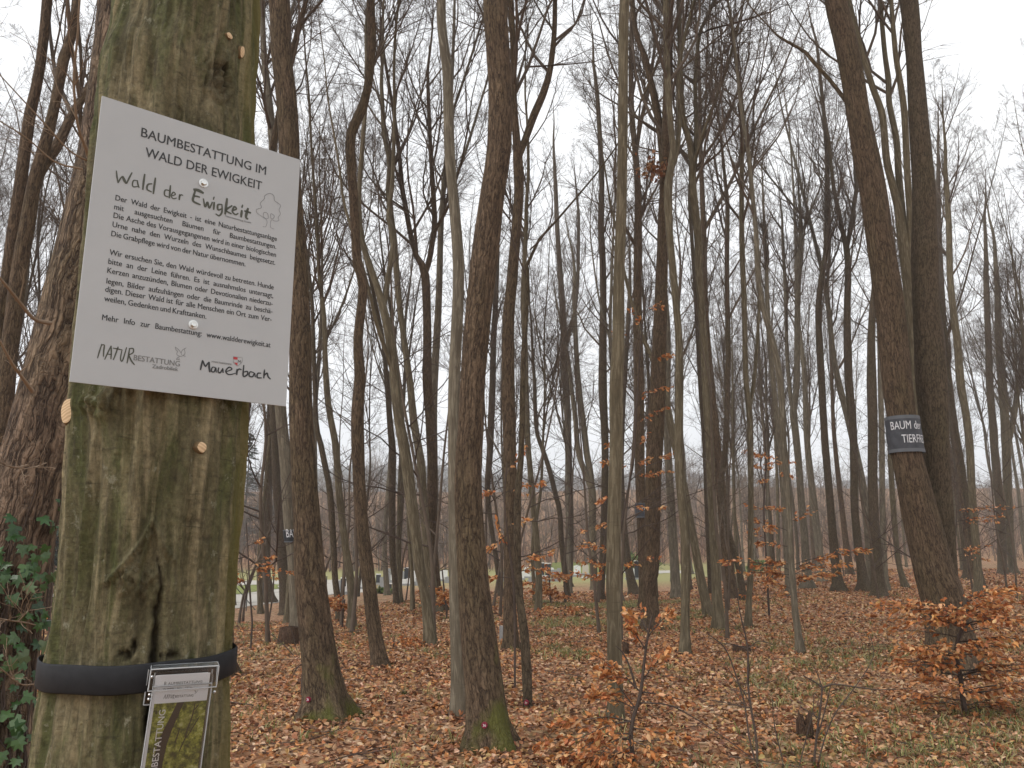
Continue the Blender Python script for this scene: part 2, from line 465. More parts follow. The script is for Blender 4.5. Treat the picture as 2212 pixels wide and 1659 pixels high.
def spray(rng, stem, leafmb, A, B, nside=9, ltw=.28, leaf=.062, droop=.0, leaves=6, arch=.04):
    """a flat beech spray from A to B with side twigs and the dry leaves along them"""
    A = np.asarray(A, float); B = np.asarray(B, float)
    t = np.linspace(0, 1, 7)[:, None]
    P = A + (B - A) * t + np.array([0, 0, 1]) * (arch * np.linalg.norm(B - A) * 4 * t * (1 - t)) + rng.normal(size=(7, 3)) * .012 * np.linalg.norm(B - A)
    P[0] = A
    tubes(stem, P[None], np.linspace(.006, .002, 7)[None], 4)
    ax = norm(B - A); side = norm(np.cross(ax, [0, 0, 1.]))
    pos = []; fw = []
    for i in range(nside):
        u = rng.uniform(.12, 1.0); k = min(5, int(u * 6)); f = u * 6 - k
        p = P[k] * (1 - f) + P[k + 1] * f
        d = norm(ax * rng.uniform(.4, .9) + side * (1 if i % 2 else -1) * rng.uniform(.5, 1.0) + np.array([0, 0, rng.uniform(-.25, .2)]))
        L = ltw * rng.uniform(.5, 1.2) * (1.1 - .6 * u)
        q = np.stack([p + d * L * s + np.array([0, 0, -droop * L * s * s]) for s in (0, .5, 1)])
        tubes(stem, q[None], np.array([[.0026, .0018, .0012]]), 3)
        m_ = max(2, int(leaves * 1.4 * rng.uniform(.6, 1.4)))
        for s in np.linspace(.15, 1.05, m_):
            pos.append(p + d * L * s + rng.normal(size=3) * .012 + side * 0); fw.append(norm(d + side * rng.choice([-1, 1]) * rng.uniform(.3, .9) + np.array([0, 0, rng.uniform(-.8, .25)])))
    pos = np.array(pos); fw = np.array(fw)
    pos = pos + fw * leaf * .45
    nr = norm(np.array([0, 0, 1.]) + rng.normal(size=pos.shape) * .75)
    ln = leaf * rng.uniform(.7, 1.2, len(pos))
    leaf_shapes(leafmb, pos, fw, nr, ln, ln * .52, pick(rng, ORANGE, len(pos), None, .3), rng, True, .24)

def sapling(label, stempts, Y, sprays, name='beech_sapling', cat='sapling', seed=1, leaf=.062, group=None, stem_mat='twigdark', leaves=6, extra=()):
    rng = np.random.default_rng(seed)
    P, R = pix_axis(stempts, Y)
    zg = float(ground(P[0][0], P[0][1]))
    root = empty(name, (P[0][0], P[0][1], zg), label, cat, group)
    bpy.context.view_layer.update()
    st = MB(); lf = MB()
    Q, S = resample(P, R, 26)
    if abs(Q[0][2] - zg) < 1.2: Q = np.concatenate([[[Q[0][0], Q[0][1], zg - .1]], Q]); S = np.concatenate([[S[0]], S])
    tubes(st, Q[None], S[None], 7)
    for (x0, y0, x1, y1, ns, dy) in sprays:
        A = at(x0, y0, Y); B = at(x1, y1, Y + dy)
        # start from the nearest stem point
        k = np.argmin(np.linalg.norm(Q - A, axis=1))
        if np.linalg.norm(Q[k] - A) < 1.2: A = Q[k]
        spray(rng, st, lf, A, B, ns, ltw=.16 + .10 * np.linalg.norm(B - A), leaf=leaf, leaves=leaves)
    for e in extra:
        Pe, Re = pix_axis(e, Y); Qe, Se = resample(Pe, Re, 12); tubes(st, Qe[None], Se[None], 5)
    st.build('stem', M[stem_mat], root)
    if lf.n: lf.build('foliage', M['leaf'], root)
    return root
# ------------------------------------------------------------------ camera, light, sky
cam = bpy.data.cameras.new('camera'); co = bpy.data.objects.new('camera', cam); C.objects.link(co)
co.location = (0, 0, EYE); co.rotation_euler = (math.pi / 2 + TH, 0, 0)
cam.sensor_width = 36; cam.lens = 36 * F / 2212; cam.clip_start = .05; cam.clip_end = 3000
sc.camera = co
SUN_EL, SUN_AZ = math.radians(46), math.radians(238)
w = bpy.data.worlds.new('World'); sc.world = w; w.use_nodes = True
nt = w.node_tree; nt.nodes.clear()
wo = nt.nodes.new('ShaderNodeOutputWorld'); bg = nt.nodes.new('ShaderNodeBackground')
sky = nt.nodes.new('ShaderNodeTexSky'); sky.sky_type = 'NISHITA'; sky.sun_disc = False
sky.sun_elevation = SUN_EL; sky.sun_rotation = SUN_AZ; sky.air_density = 1.0; sky.dust_density = 3.0
tc = nt.nodes.new('ShaderNodeTexCoord')
cl1 = noise(nt, mapping(nt, tc.outputs['Generated'], (2.0, 2.0, 5.0)), 1.6, 5, .5)
cloud = ramp(nt, cl1, [(.30, (8.3, 8.4, 8.55)), (.70, (9.8, 9.85, 9.9))])
bg.inputs['Strength'].default_value = .1
nt.links.new(mixc(nt, .93, sky.outputs[0], cloud), bg.inputs['Color'])     # a closed overcast over the clear sky
nt.links.new(bg.outputs[0], wo.inputs[0])
sl = bpy.data.lights.new('sun', 'SUN'); sl.energy = 1.5; sl.angle = math.radians(30); sl.color = (1, .975, .94)
so = bpy.data.objects.new('sun', sl); C.objects.link(so); so.location = (0, -10, 30)
sd_ = Vector((math.sin(SUN_AZ) * math.cos(SUN_EL), math.cos(SUN_AZ) * math.cos(SUN_EL), math.sin(SUN_EL)))
so.rotation_euler = sd_.to_track_quat('Z', 'Y').to_euler()
sc.view_settings.view_transform = 'Standard'; sc.view_settings.look = 'None'; sc.view_settings.gamma = 1
sc.view_settings.exposure = 0.52
sc.cycles.max_bounces = 6; sc.cycles.transparent_max_bounces = 16
sc.cycles.volume_bounces = 0

# ------------------------------------------------------------------ ground
def ground_obj():
    rng = np.random.default_rng(3)
    az = np.linspace(-math.pi, math.pi, 361)
    r = np.concatenate([[.02], np.geomspace(.6, 420, 150)])
    Rr, A = np.meshgrid(r, az[:-1], indexing='ij')
    X = Rr * np.sin(A); Y = Rr * np.cos(A)
    Z = ground(X, Y) - .004
    back = Y < 1
    V = np.stack([X, Y, Z], -1).reshape(-1, 3)
    nA = len(az) - 1; i = np.arange(len(r) - 1)[:, None] * nA; j = np.arange(nA)[None]
    q = np.stack([i + j, i + nA + j, i + nA + (j + 1) % nA, i + (j + 1) % nA], -1).reshape(-1, 4)
    mb = MB(); mb.add(V, q)
    m, nt, b, o = mat('forest_floor')
    geo = nt.nodes.new('ShaderNodeNewGeometry'); pos = geo.outputs['Position']
    v = nt.nodes.new('ShaderNodeTexVoronoi'); v.inputs['Scale'].default_value = 13; nt.links.new(pos, v.inputs['Vector'])
    sep = nt.nodes.new('ShaderNodeSeparateColor'); nt.links.new(v.outputs['Color'], sep.inputs[0])
    c = ramp(nt, sep.outputs[0], [(0, (.10, .05, .03)), (.3, (.24, .12, .065)), (.6, (.33, .19, .11)), (.85, (.40, .25, .15)), (1, (.48, .34, .23))])
    g = noise(nt, pos, .55, 5, .6); g2 = noise(nt, pos, 6, 4, .7)
    gm = ramp(nt, mth(nt, 'ADD', mth(nt, 'MULTIPLY', g, .65), mth(nt, 'MULTIPLY', g2, .35)), [(.50, W1(0)), (.60, W1(1))])
    c = mixc(nt, mth(nt, 'MULTIPLY', gm, .5), c, (.16, .145, .06))
    sx = nt.nodes.new('ShaderNodeSeparateXYZ'); nt.links.new(pos, sx.inputs[0])
    far = mth(nt, 'MULTIPLY', ramp(nt, mth(nt, 'DIVIDE', sx.outputs[1], 100), [(.50, W1(0)), (.62, W1(1)), (.84, W1(1)), (.92, W1(0))]),
              ramp(nt, mth(nt, 'DIVIDE', sx.outputs[0], 60), [(.30, W1(1)), (.42, W1(0))]))
    c = mixc(nt, far, c, mixc(nt, g2, (.20, .20, .075), (.34, .30, .15)))
    nt.links.new(c, b.inputs['Base Color']); b.inputs['Roughness'].default_value = .95; b.inputs['Specular IOR Level'].default_value = .1
    bump(nt, b, sep.outputs[1], .6, .03)
    tag(mb.build('ground', m), kind='structure')
ground_obj()

def hill():
    x = np.linspace(-900, 900, 601); y = np.linspace(420, 1000, 40)
    X, Y = np.meshgrid(x, y)
    ridge = 50 + 24 * vn(X * .0035 + 3, 1.5) + 10 * vn(X * .013, 4.2) + 3.5 * vn(X * .09, Y * .02) + 3.0 * vn(X * .31, Y * .11)
    Z = 14 + ridge * sstep(420, 820, Y) + 2 * vn(X * .15, Y * .15)
    V = np.stack([X, Y, Z], -1).reshape(-1, 3); n = len(x)
    i = np.arange(len(y) - 1)[:, None] * n; j = np.arange(n - 1)[None]
    q = np.stack([i + j, i + j + 1, i + n + j + 1, i + n + j], -1).reshape(-1, 4)
    mb = MB(); mb.add(V, q)
    m, nt, b, o = mat('wooded_hill')
    geo = nt.nodes.new('ShaderNodeNewGeometry')
    nn = noise(nt, geo.outputs['Position'], .06, 6, .7)
    nt.links.new(ramp(nt, nn, [(.35, (.075, .075, .062)), (.65, (.16, .145, .12))]), b.inputs['Base Color']); b.inputs['Roughness'].default_value = 1
    tag(mb.build('hill', m), kind='structure')
hill()

# gravel paths and turf of the cemetery, laid over the ground
def sheet(name, pix, lift, m, kind='structure', n=28):
    """a patch whose corners are seen at four points of the picture, draped on the ground"""
    c = []
    for (x, y) in pix:
        Y = ghit(x, y); p = at(x, y, Y); c.append(p[:2])
    c = np.array(c); u = np.linspace(0, 1, n)
    U, Vv = np.meshgrid(u, u)
    XY = (1 - U)[..., None] * (1 - Vv)[..., None] * c[0] + U[..., None] * (1 - Vv)[..., None] * c[1] + U[..., None] * Vv[..., None] * c[2] + (1 - U)[..., None] * Vv[..., None] * c[3]
    edge = (np.minimum(np.minimum(U, 1 - U), np.minimum(Vv, 1 - Vv)) < .01)
    XY = XY + edge[..., None] * np.stack([vn(XY[..., 0] * .7, XY[..., 1] * .7), vn(XY[..., 0] * .7 + 9, XY[..., 1] * .7)], -1) * .5
    Z = ground(XY[..., 0], XY[..., 1]) + lift
    V = np.concatenate([XY, Z[..., None]], -1).reshape(-1, 3)
    i = np.arange(n - 1)[:, None] * n; j = np.arange(n - 1)[None]
    q = np.stack([i + j, i + j + 1, i + n + j + 1, i + n + j], -1).reshape(-1, 4)
    mb = MB(); mb.add(V, q)
    return tag(mb.build(name, m), kind=kind)
def speck(name, a, c, scale):
    m, nt, b, o = mat(name)
    geo = nt.nodes.new('ShaderNodeNewGeometry')
    nn = noise(nt, geo.outputs['Position'], scale, 5, .7); nb = noise(nt, geo.outputs['Position'], .5, 3)
    nt.links.new(mixc(nt, mth(nt, 'MULTIPLY', nb, .5), ramp(nt, nn, [(.3, a), (.7, c)]), tuple(q * .8 for q in a)), b.inputs['Base Color'])
    b.inputs['Roughness'].default_value = .95; b.inputs['Specular IOR Level'].default_value = .1
    bump(nt, b, nn, .4, .03)
    return m
gravel = speck('pale_gravel', (.36, .335, .295), (.54, .51, .455), 22)
turf = speck('cemetery_turf', (.12, .15, .04), (.30, .30, .11), 9)
sheet('gravel_path', [(440, 1323), (800, 1278), (800, 1255), (440, 1257)], .02, gravel)
sheet('turf_strip', [(470, 1289), (610, 1272), (600, 1263), (470, 1268)], .045, turf)
sheet('gravel_path', [(1260, 1250), (1345, 1249), (1340, 1243), (1260, 1243)], .02, gravel)
sheet('gravel_path', [(1345, 1239), (1500, 1239), (1500, 1233), (1345, 1233)], .02, gravel)
sheet('turf_bank', [(1180, 1240), (1340, 1240), (1330, 1218), (1190, 1216)], .05, turf)
# ------------------------------------------------------------------ the tree that carries the sign
SO = np.array([-0.83435, 1.45164, 2.49309]); SU = np.array([.33114, .27347, .0]); SV = np.array([.00489, 0, -.59398])
SN = np.array([.63674, -.77106, .00524])
AX = np.array([-.788, 1.734]) ; Y0 = 1.742

def sign_tree():
    pts = [(285, 1680, 378), (300, 1480, 354), (307, 1413, 347), (318, 1300, 338), (324, 1231, 334), (338, 1030, 338), (350, 830, 340),
           (368, 560, 318), (386, 207, 296), (408, -10, 274)]
    P, R = pix_axis(pts, Y0)
    P = list(P); R = list(R)
    d = norm(P[0] - P[1]); zg = float(ground(P[0][0], P[0][1]))
    pre = [P[0] + d * s for s in (1.35, 1.05, .7, .35)]
    P = pre + P; R = [R[0] * 1.32, R[0] * 1.16, R[0] * 1.06, R[0] * 1.01] + R
    P, R = extend(np.random.default_rng(5), P, R, 17, zg, n=12)
    # close lower part: dense surface
    zt = 3.3
    k = int(np.argmax(P[:, 2] > zt))
    Pl, Rl = P[:k + 1], R[:k + 1]
    Q, S = resample(Pl, Rl, 520)
    ns = 330
    ph = np.linspace(-np.pi, np.pi, ns, endpoint=False)
    view = np.array([AX[0], AX[1], 0]); view = view / np.linalg.norm(view)
    rv = np.array([view[1], -view[0], 0])                    # to the right of the line of sight
    PH, SS = np.meshgrid(ph, Q[:, 2])
    # fluting, bark ridges, cleft
    d = .0105 * fbm(np.cos(PH) * 1.5 + 3, np.sin(PH) * 1.5, SS * .8, 2)
    tw = PH - .25 * SS
    d += .0115 * (1 - np.abs(fbm(np.cos(tw) * 4.5, np.sin(tw) * 4.5, SS * 1.3 + 5, 3)) * 2.6)
    d += .0075 * (1 - np.abs(fbm(np.cos(PH + .3 * SS) * 8, np.sin(PH + .3 * SS) * 8, SS * 2.6 + 15, 3)) * 2.4)
    d += .0036 * fbm(np.cos(PH) * 8, np.sin(PH) * 8, SS * 8, 4)
    d += .0011 * fbm(np.cos(PH) * 34, np.sin(PH) * 34, SS * 16, 3)
    ctx = proj(Q)                                            # where the axis is, to find marks by height
    pos0 = Q[:, None] + S[:, None, None] * (np.sin(PH)[..., None] * rv - np.cos(PH)[..., None] * view)
    px, py = proj(pos0)
    front = np.cos(PH) > .1
    mark = np.zeros_like(d); moss = np.zeros_like(d)
    def path(pp): pp = np.array(pp, float); return np.interp(py, pp[:, 1], pp[:, 0], left=1e4, right=1e4), np.interp(py, pp[:, 1], pp[:, 2])
    cx, wd = path([(338, 1200, 1.5), (343, 1228, 3), (346, 1265, 4), (341, 1310, 5), (337, 1360, 5.5), (333, 1420, 7), (328, 1500, 9), (322, 1580, 6), (316, 1640, 2)])
    cx = cx + 2.6 * vn(py * .07, 8.0) + 1.6 * vn(py * .22, 2.0)
    u = (px - cx) / wd
    wob = 1 + .4 * vn(py * .06, 3.0) + .3 * vn(py * .25, 1.0)
    g = np.exp(-(u / wob) ** 2) * front
    d -= .034 * np.clip(wd / 9, .2, 1) * g; mark = np.maximum(mark, g)
    lip = np.exp(-((np.abs(u) - 2.6) / 1.4) ** 2) * front * (np.abs(u) < 8); d += .007 * lip * np.clip(wd / 8, .3, 1)
    # two folds running down from the cleft's head, and the old knot between them
    for (a, b_, amp) in (([(330, 1120, 5), (300, 1180, 7), (262, 1232, 7), (236, 1258, 5)], 1, .018), ([(324, 1150, 4), (312, 1190, 6), (296, 1225, 6), (270, 1250, 4)], 1, .014),
                         ([(334, 1130, 4), (352, 1180, 4), (378, 1215, 4)], 1, .012)):
        c2, w2 = path(a); g2 = np.exp(-((px - c2) / w2) ** 2) * front; d += amp * g2
    for (ex, ey, rx, ry, amp) in ((304, 1256, 46, 34, .014), (215, 872, 36, 28, .016), (470, 170, 36, 52, -.006)):
        e = np.sqrt(((px - ex) / rx) ** 2 + ((py - ey) / ry) ** 2)
        e = e + .22 * vn(px * .05, py * .05)
        d += front * amp * np.exp(-e ** 2) + front * .0060 * np.sin(e * 17) * np.exp(-(e / 1.1) ** 4)
        mark = np.maximum(mark, front * .45 * np.exp(-(e / 1.0) ** 4) * (amp < 0) )
    for (ex, ey, rx, ry) in ((272, 1416, 20, 11), (288, 1404, 7, 16), (366, 1414, 20, 9), (487, 168, 7, 34), (470, 146, 12, 6)):
        e = ((px - ex) / rx) ** 2 + ((py - ey) / ry) ** 2 + .55 * vn(px * .09, py * .12)
        g3 = (1 - sstep(.45, 1.0, e)) * front
        d -= .018 * g3; mark = np.maximum(mark, g3 * .95)
        d += .004 * np.exp(-((e - 1.5) / .5) ** 2) * front
    for (ex, ey, ln_) in ((240, 1054, 60), (330, 1018, 30), (420, 1124, 30), (450, 1160, 40), (300, 990, 50), (440, 80, 40), (300, 220, 40), (330, 60, 30), (260, 1345, 60)):
        e = ((px - ex) / ln_) ** 2 + ((py - ey - 4 * vn(px * .05, ey)) / 2.2) ** 2
        g4 = np.exp(-e) * front; d -= .004 * g4; mark = np.maximum(mark, .5 * g4)
    d = d - .006
    pos = pos0 + (d[..., None]) * (np.sin(PH)[..., None] * rv - np.cos(PH)[..., None] * view)
    n = len(Q); i = np.arange(n - 1)[:, None] * ns; j = np.arange(ns)[None]
    q = np.stack([i + j, i + (j + 1) % ns, i + ns + (j + 1) % ns, i + ns + j], -1).reshape(-1, 4)
    mb = MB()
    bk = np.stack([np.sin(PH) * .185, -np.cos(PH) * .185, SS], -1)
    mb.add(pos.reshape(-1, 3), q, bk=bk.reshape(-1, 3), mark=mark.reshape(-1, 1))
    # upper part
    Pu, Ru = P[k:], R[k:]
    Qu, Su = resample(np.concatenate([Q[-1:], Pu[1:]]), np.concatenate([S[-1:], Ru[1:]]), 40)
    tubes(mb, Qu[None], Su[None], 24, bk=(0, 0, 3.3, 0))
    m, nt, b, o = mat('hornbeam_bark')
    bk_ = attr(nt, 'bk').outputs['Vector']
    st = noise(nt, mapping(nt, bk_, (24, 24, 2.0)), 1, 6, .64, .6)
    st2 = noise(nt, mapping(nt, bk_, (70, 70, 9), (3, 1, 7)), 1, 6, .7, .4)
    big = noise(nt, mapping(nt, bk_, (8, 8, 3.0), (1, 5, 2)), 1, 6, .66, .5)
    fl_ = noise(nt, mapping(nt, bk_, (95, 95, 70)), 1, 6, .75)
    hor = noise(nt, mapping(nt, bk_, (14, 14, 90)), 1, 5, .65, .4)
    col = mixc(nt, ramp(nt, big, [(.38, W1(0)), (.60, W1(1))]), (.076, .067, .032), (.180, .150, .086))
    col = mixc(nt, mth(nt, 'MULTIPLY', ramp(nt, noise(nt, mapping(nt, bk_, (9, 9, 1.8), (8, 2, 4)), 1, 6, .68, .6), [(.43, W1(0)), (.56, W1(1))]), .75), col, (.066, .076, .024))
    col = mixc(nt, mth(nt, 'MULTIPLY', ramp(nt, st, [(.53, W1(0)), (.66, W1(1))]), .75), col, (.30, .245, .145))
    col = mixc(nt, mth(nt, 'MULTIPLY', ramp(nt, st2, [(.50, W1(0)), (.66, W1(1))]), .6), col, (.050, .041, .024))
    col = mixc(nt, mth(nt, 'MULTIPLY', ramp(nt, hor, [(.60, W1(0)), (.68, W1(1))]), .5), col, (.040, .033, .020))
    col = mixc(nt, .8, col, mixc(nt, ramp(nt, fl_, [(.32, W1(0)), (.68, W1(1))]), W1(.25), W1(.80)), 'OVERLAY')
    lich = ramp(nt, noise(nt, mapping(nt, bk_, (34, 34, 24), (5, 5, 5)), 1, 6, .75), [(.60, W1(0)), (.67, W1(1))])
    col = mixc(nt, mth(nt, 'MULTIPLY', lich, .6), col, (.30, .29, .21))
    # yellow green algae stripes along the weather side
    sx = nt.nodes.new('ShaderNodeSeparateXYZ'); nt.links.new(bk_, sx.inputs[0])
    al = mth(nt, 'MULTIPLY', ramp(nt, mth(nt, 'ADD', sx.outputs[0], mth(nt, 'MULTIPLY', mth(nt, 'SUBTRACT', st, .5), .10)), [(.150, W1(0)), (.185, W1(1))]), .7)
    col = mixc(nt, al, col, (.135, .112, .026))
    mk = attr(nt, 'mark').outputs['Fac']
    col = mixc(nt, mth(nt, 'MULTIPLY', mk, .8, True), col, (.030, .021, .013))
    nt.links.new(col, b.inputs['Base Color']); b.inputs['Roughness'].default_value = .85; b.inputs['Specular IOR Level'].default_value = .25
    h = mth(nt, 'ADD', mth(nt, 'MULTIPLY', fl_, .6), mth(nt, 'ADD', mth(nt, 'MULTIPLY', st2, .6), mth(nt, 'MULTIPLY', hor, .25)))
    bump(nt, b, h, 1.0, .011)
    root = empty('hornbeam_tree', (P[0][0], P[0][1], zg), 'thick olive green hornbeam trunk carrying the white notice and the black strap', 'tree')
    mb.build('trunk', m, root)
    rng = np.random.default_rng(77)
    cb = MB(); crown(cb, rng, [(P, R)], 5.5, 4.0, .9, 3); cb.build('crown', M['twig'], root)
    # cut stubs of pruned branches
    cutm, nt2, b2, o2 = mat('cut_wood')
    tcx = nt2.nodes.new('ShaderNodeTexCoord')
    wv = nt2.nodes.new('ShaderNodeTexWave'); wv.wave_type = 'RINGS'; wv.rings_direction = 'SPHERICAL'; wv.inputs['Scale'].default_value = 60; wv.inputs['Distortion'].default_value = 3
    nt2.links.new(tcx.outputs['Object'], wv.inputs['Vector'])
    nt2.links.new(mixc(nt2, wv.outputs['Color'], (.50, .34, .19), (.68, .50, .31)), b2.inputs['Base Color']); b2.inputs['Roughness'].default_value = .8
    rimm = plain('stub_bark', (.16, .105, .05), .9)
    def stub(x, y, rx, ry, out, tilt=(0, 0, 0)):
        kk = np.argmin(np.abs(proj(Q)[1] - y)); c = Q[kk]; dx = np.clip((x - proj(c)[0]) / F * np.linalg.norm(c - [0, 0, EYE]) / S[kk], -.97, .97)
        a = math.asin(dx); nr = math.sin(a) * rv - math.cos(a) * view + np.array(tilt); nr = norm(nr)
        p = c + S[kk] * (math.sin(a) * rv - math.cos(a) * view)
        s_ = norm(np.cross([0, 0, 1.], nr)); t_ = np.cross(nr, s_)
        aa = np.arange(20) * 2 * np.pi / 20; wv_ = 1 + .12 * vn(np.cos(aa) * 2 + x, np.sin(aa) * 2)
        ring = lambda f, h: p + nr * h + (np.cos(aa) * wv_ * rx * f)[:, None] * s_ + (np.sin(aa) * wv_ * ry * f)[:, None] * t_
        body = MB(); V = np.concatenate([ring(1.35, -.012), ring(1.15, out * .6), ring(1.0, out)])
        q_ = [[i_ * 20 + j_, i_ * 20 + (j_ + 1) % 20, (i_ + 1) * 20 + (j_ + 1) % 20, (i_ + 1) * 20 + j_] for i_ in range(2) for j_ in range(20)]
        body.add(V, q_); ob = body.build('branch_stub', rimm, root)
        face = MB(); V = np.concatenate([ring(1.0, out), ring(.5, out + .0012), [p + nr * (out + .0016)]])
        face.add(V, [[j_, (j_ + 1) % 20, 20 + (j_ + 1) % 20, 20 + j_] for j_ in range(20)], [[20 + j_, 20 + (j_ + 1) % 20, 40] for j_ in range(20)])
        face.build('cut_face', cutm, ob)
    stub(409, 981, .0105, .0105, .012)
    stub(197, 905, .013, .026, .016, tuple(-view * 1.3))
    stub(464, 132, .009, .007, .010, (.3, 0, 0)); stub(485, 143, .008, .014, .012, (.5, 0, -.2))
    return Q, S, rv, view
STQ, STS, RV, VIEW = sign_tree()

# ------------------------------------------------------------------ the notice
HI = np.array([[0.0015995643708648193, 0.0001681270998846856, 2.508030513044086 - 0], [-0.0004457468778715964, 0.0013986546478994633, 0.7856278817001192], [-0.000301339927181205, 7.492426657091297e-05, 1.0]])
def uv_src(x, y):
    r = HI @ np.array([x - 1824, y - 1368, 1.]); return r[:2] / r[2]
SW, SH = .4294757, .594
def Z2(x, y): return uv_src(200 + x / 2.0737, 300 + y / 2.0737) * [SW, SH]
def Z3(x, y): return uv_src(200 + x / 2.4578, 1000 + y / 2.4578) * [SW, SH]
def Z8(x, y): return uv_src(380 + x / 2.0484, 600 + y / 2.0484) * [SW, SH]
UH = norm(SU); VH = norm(SV)
UH[2] = 0; UH = norm(UH); VH = np.array([0, 0, -1.]); SN = norm(np.cross(UH, VH)); SN = SN if SN[1] < 0 else -SN
def sp(u, v, d=0): return SO + UH * u + VH * v + SN * d

_glyph = {}
def glyphs(txt, spacing=1.0, off=0.0):
    k = (txt, spacing, off)
    if k not in _glyph:
        cu = bpy.data.curves.new('t', 'FONT'); cu.body = txt; cu.size = 1; cu.resolution_u = 3; cu.space_character = spacing; cu.offset = off
        ob = bpy.data.objects.new('t', cu); C.objects.link(ob); bpy.context.view_layer.update()
        me = bpy.data.meshes.new_from_object(ob.evaluated_get(bpy.context.evaluated_depsgraph_get()))
        V = np.array([v.co[:2] for v in me.vertices]); P = [list(p.vertices) for p in me.polygons]
        bpy.data.objects.remove(ob); bpy.data.curves.remove(cu); bpy.data.meshes.remove(me)
        _glyph[k] = (V, P)
    return _glyph[k]
def put_text(mb, txt, x0, y, sx, sy, fn, off=0.0, spacing=1.0, slope=0.0):
    """text with its left edge at x0 and its baseline at y, in a plane given by fn(u, v)"""
    V, P = glyphs(txt, spacing, off)
    X = (V[:, 0] - V[:, 0].min()) * sx + x0; Y = y - V[:, 1] * sy + slope * (X - x0)
    W_ = np.array([fn(a, b) for a, b in zip(X, Y)])
    q = [p for p in P if len(p) == 4]; t = []
    for p in P:
        if len(p) == 3: t.append(p)
        elif len(p) > 4: t += [[p[0], p[i], p[i + 1]] for i in range(1, len(p) - 1)]
    mb.add(W_, q, t)
    return X.max()
def bold_text(mb, txt, x0, y, sx, sy, d0, wt, slope=0.0):
    for i_, k_ in enumerate((-1, 0, 1)): put_text(mb, txt, x0 + wt * k_, y, sx, sy, lf_(d0 + .00006 * i_), 0.0, 1.0, slope)
def width(txt, off=0.0, spacing=1.0):
    V, _ = glyphs(txt, spacing, off); return V[:, 0].max() - V[:, 0].min()
CAP = None
def cap(): 
    V, _ = glyphs('H'); return V[:, 1].max() - V[:, 1].min()
def ribbon(mb, pts, wd, fn, n=None):
    """a brush stroke: a flat strip along the smoothed line, width may vary"""
    pts = np.array(pts, float); wd = np.broadcast_to(np.asarray(wd, float), (len(pts),))
    P, W_ = resample(np.c_[pts, np.zeros(len(pts))], wd, n or max(8, 7 * len(pts)))
    P = P[:, :2]; T = norm(np.gradient(P, axis=0)); Nn = np.c_[-T[:, 1], T[:, 0]]
    tapered = W_ * .5 * (.55 + .45 * np.sin(np.linspace(.25, math.pi - .25, len(P))))
    A = P + Nn * tapered[:, None]; B = P - Nn * tapered[:, None]
    V = np.array([fn(*a) for a in A] + [fn(*b) for b in B]); k = len(P); i = np.arange(k - 1)
    mb.add(V, np.stack([i, i + 1, k + i + 1, k + i], 1))
lay = [0]
def lf_(d): return lambda u, v: sp(u, v, d)

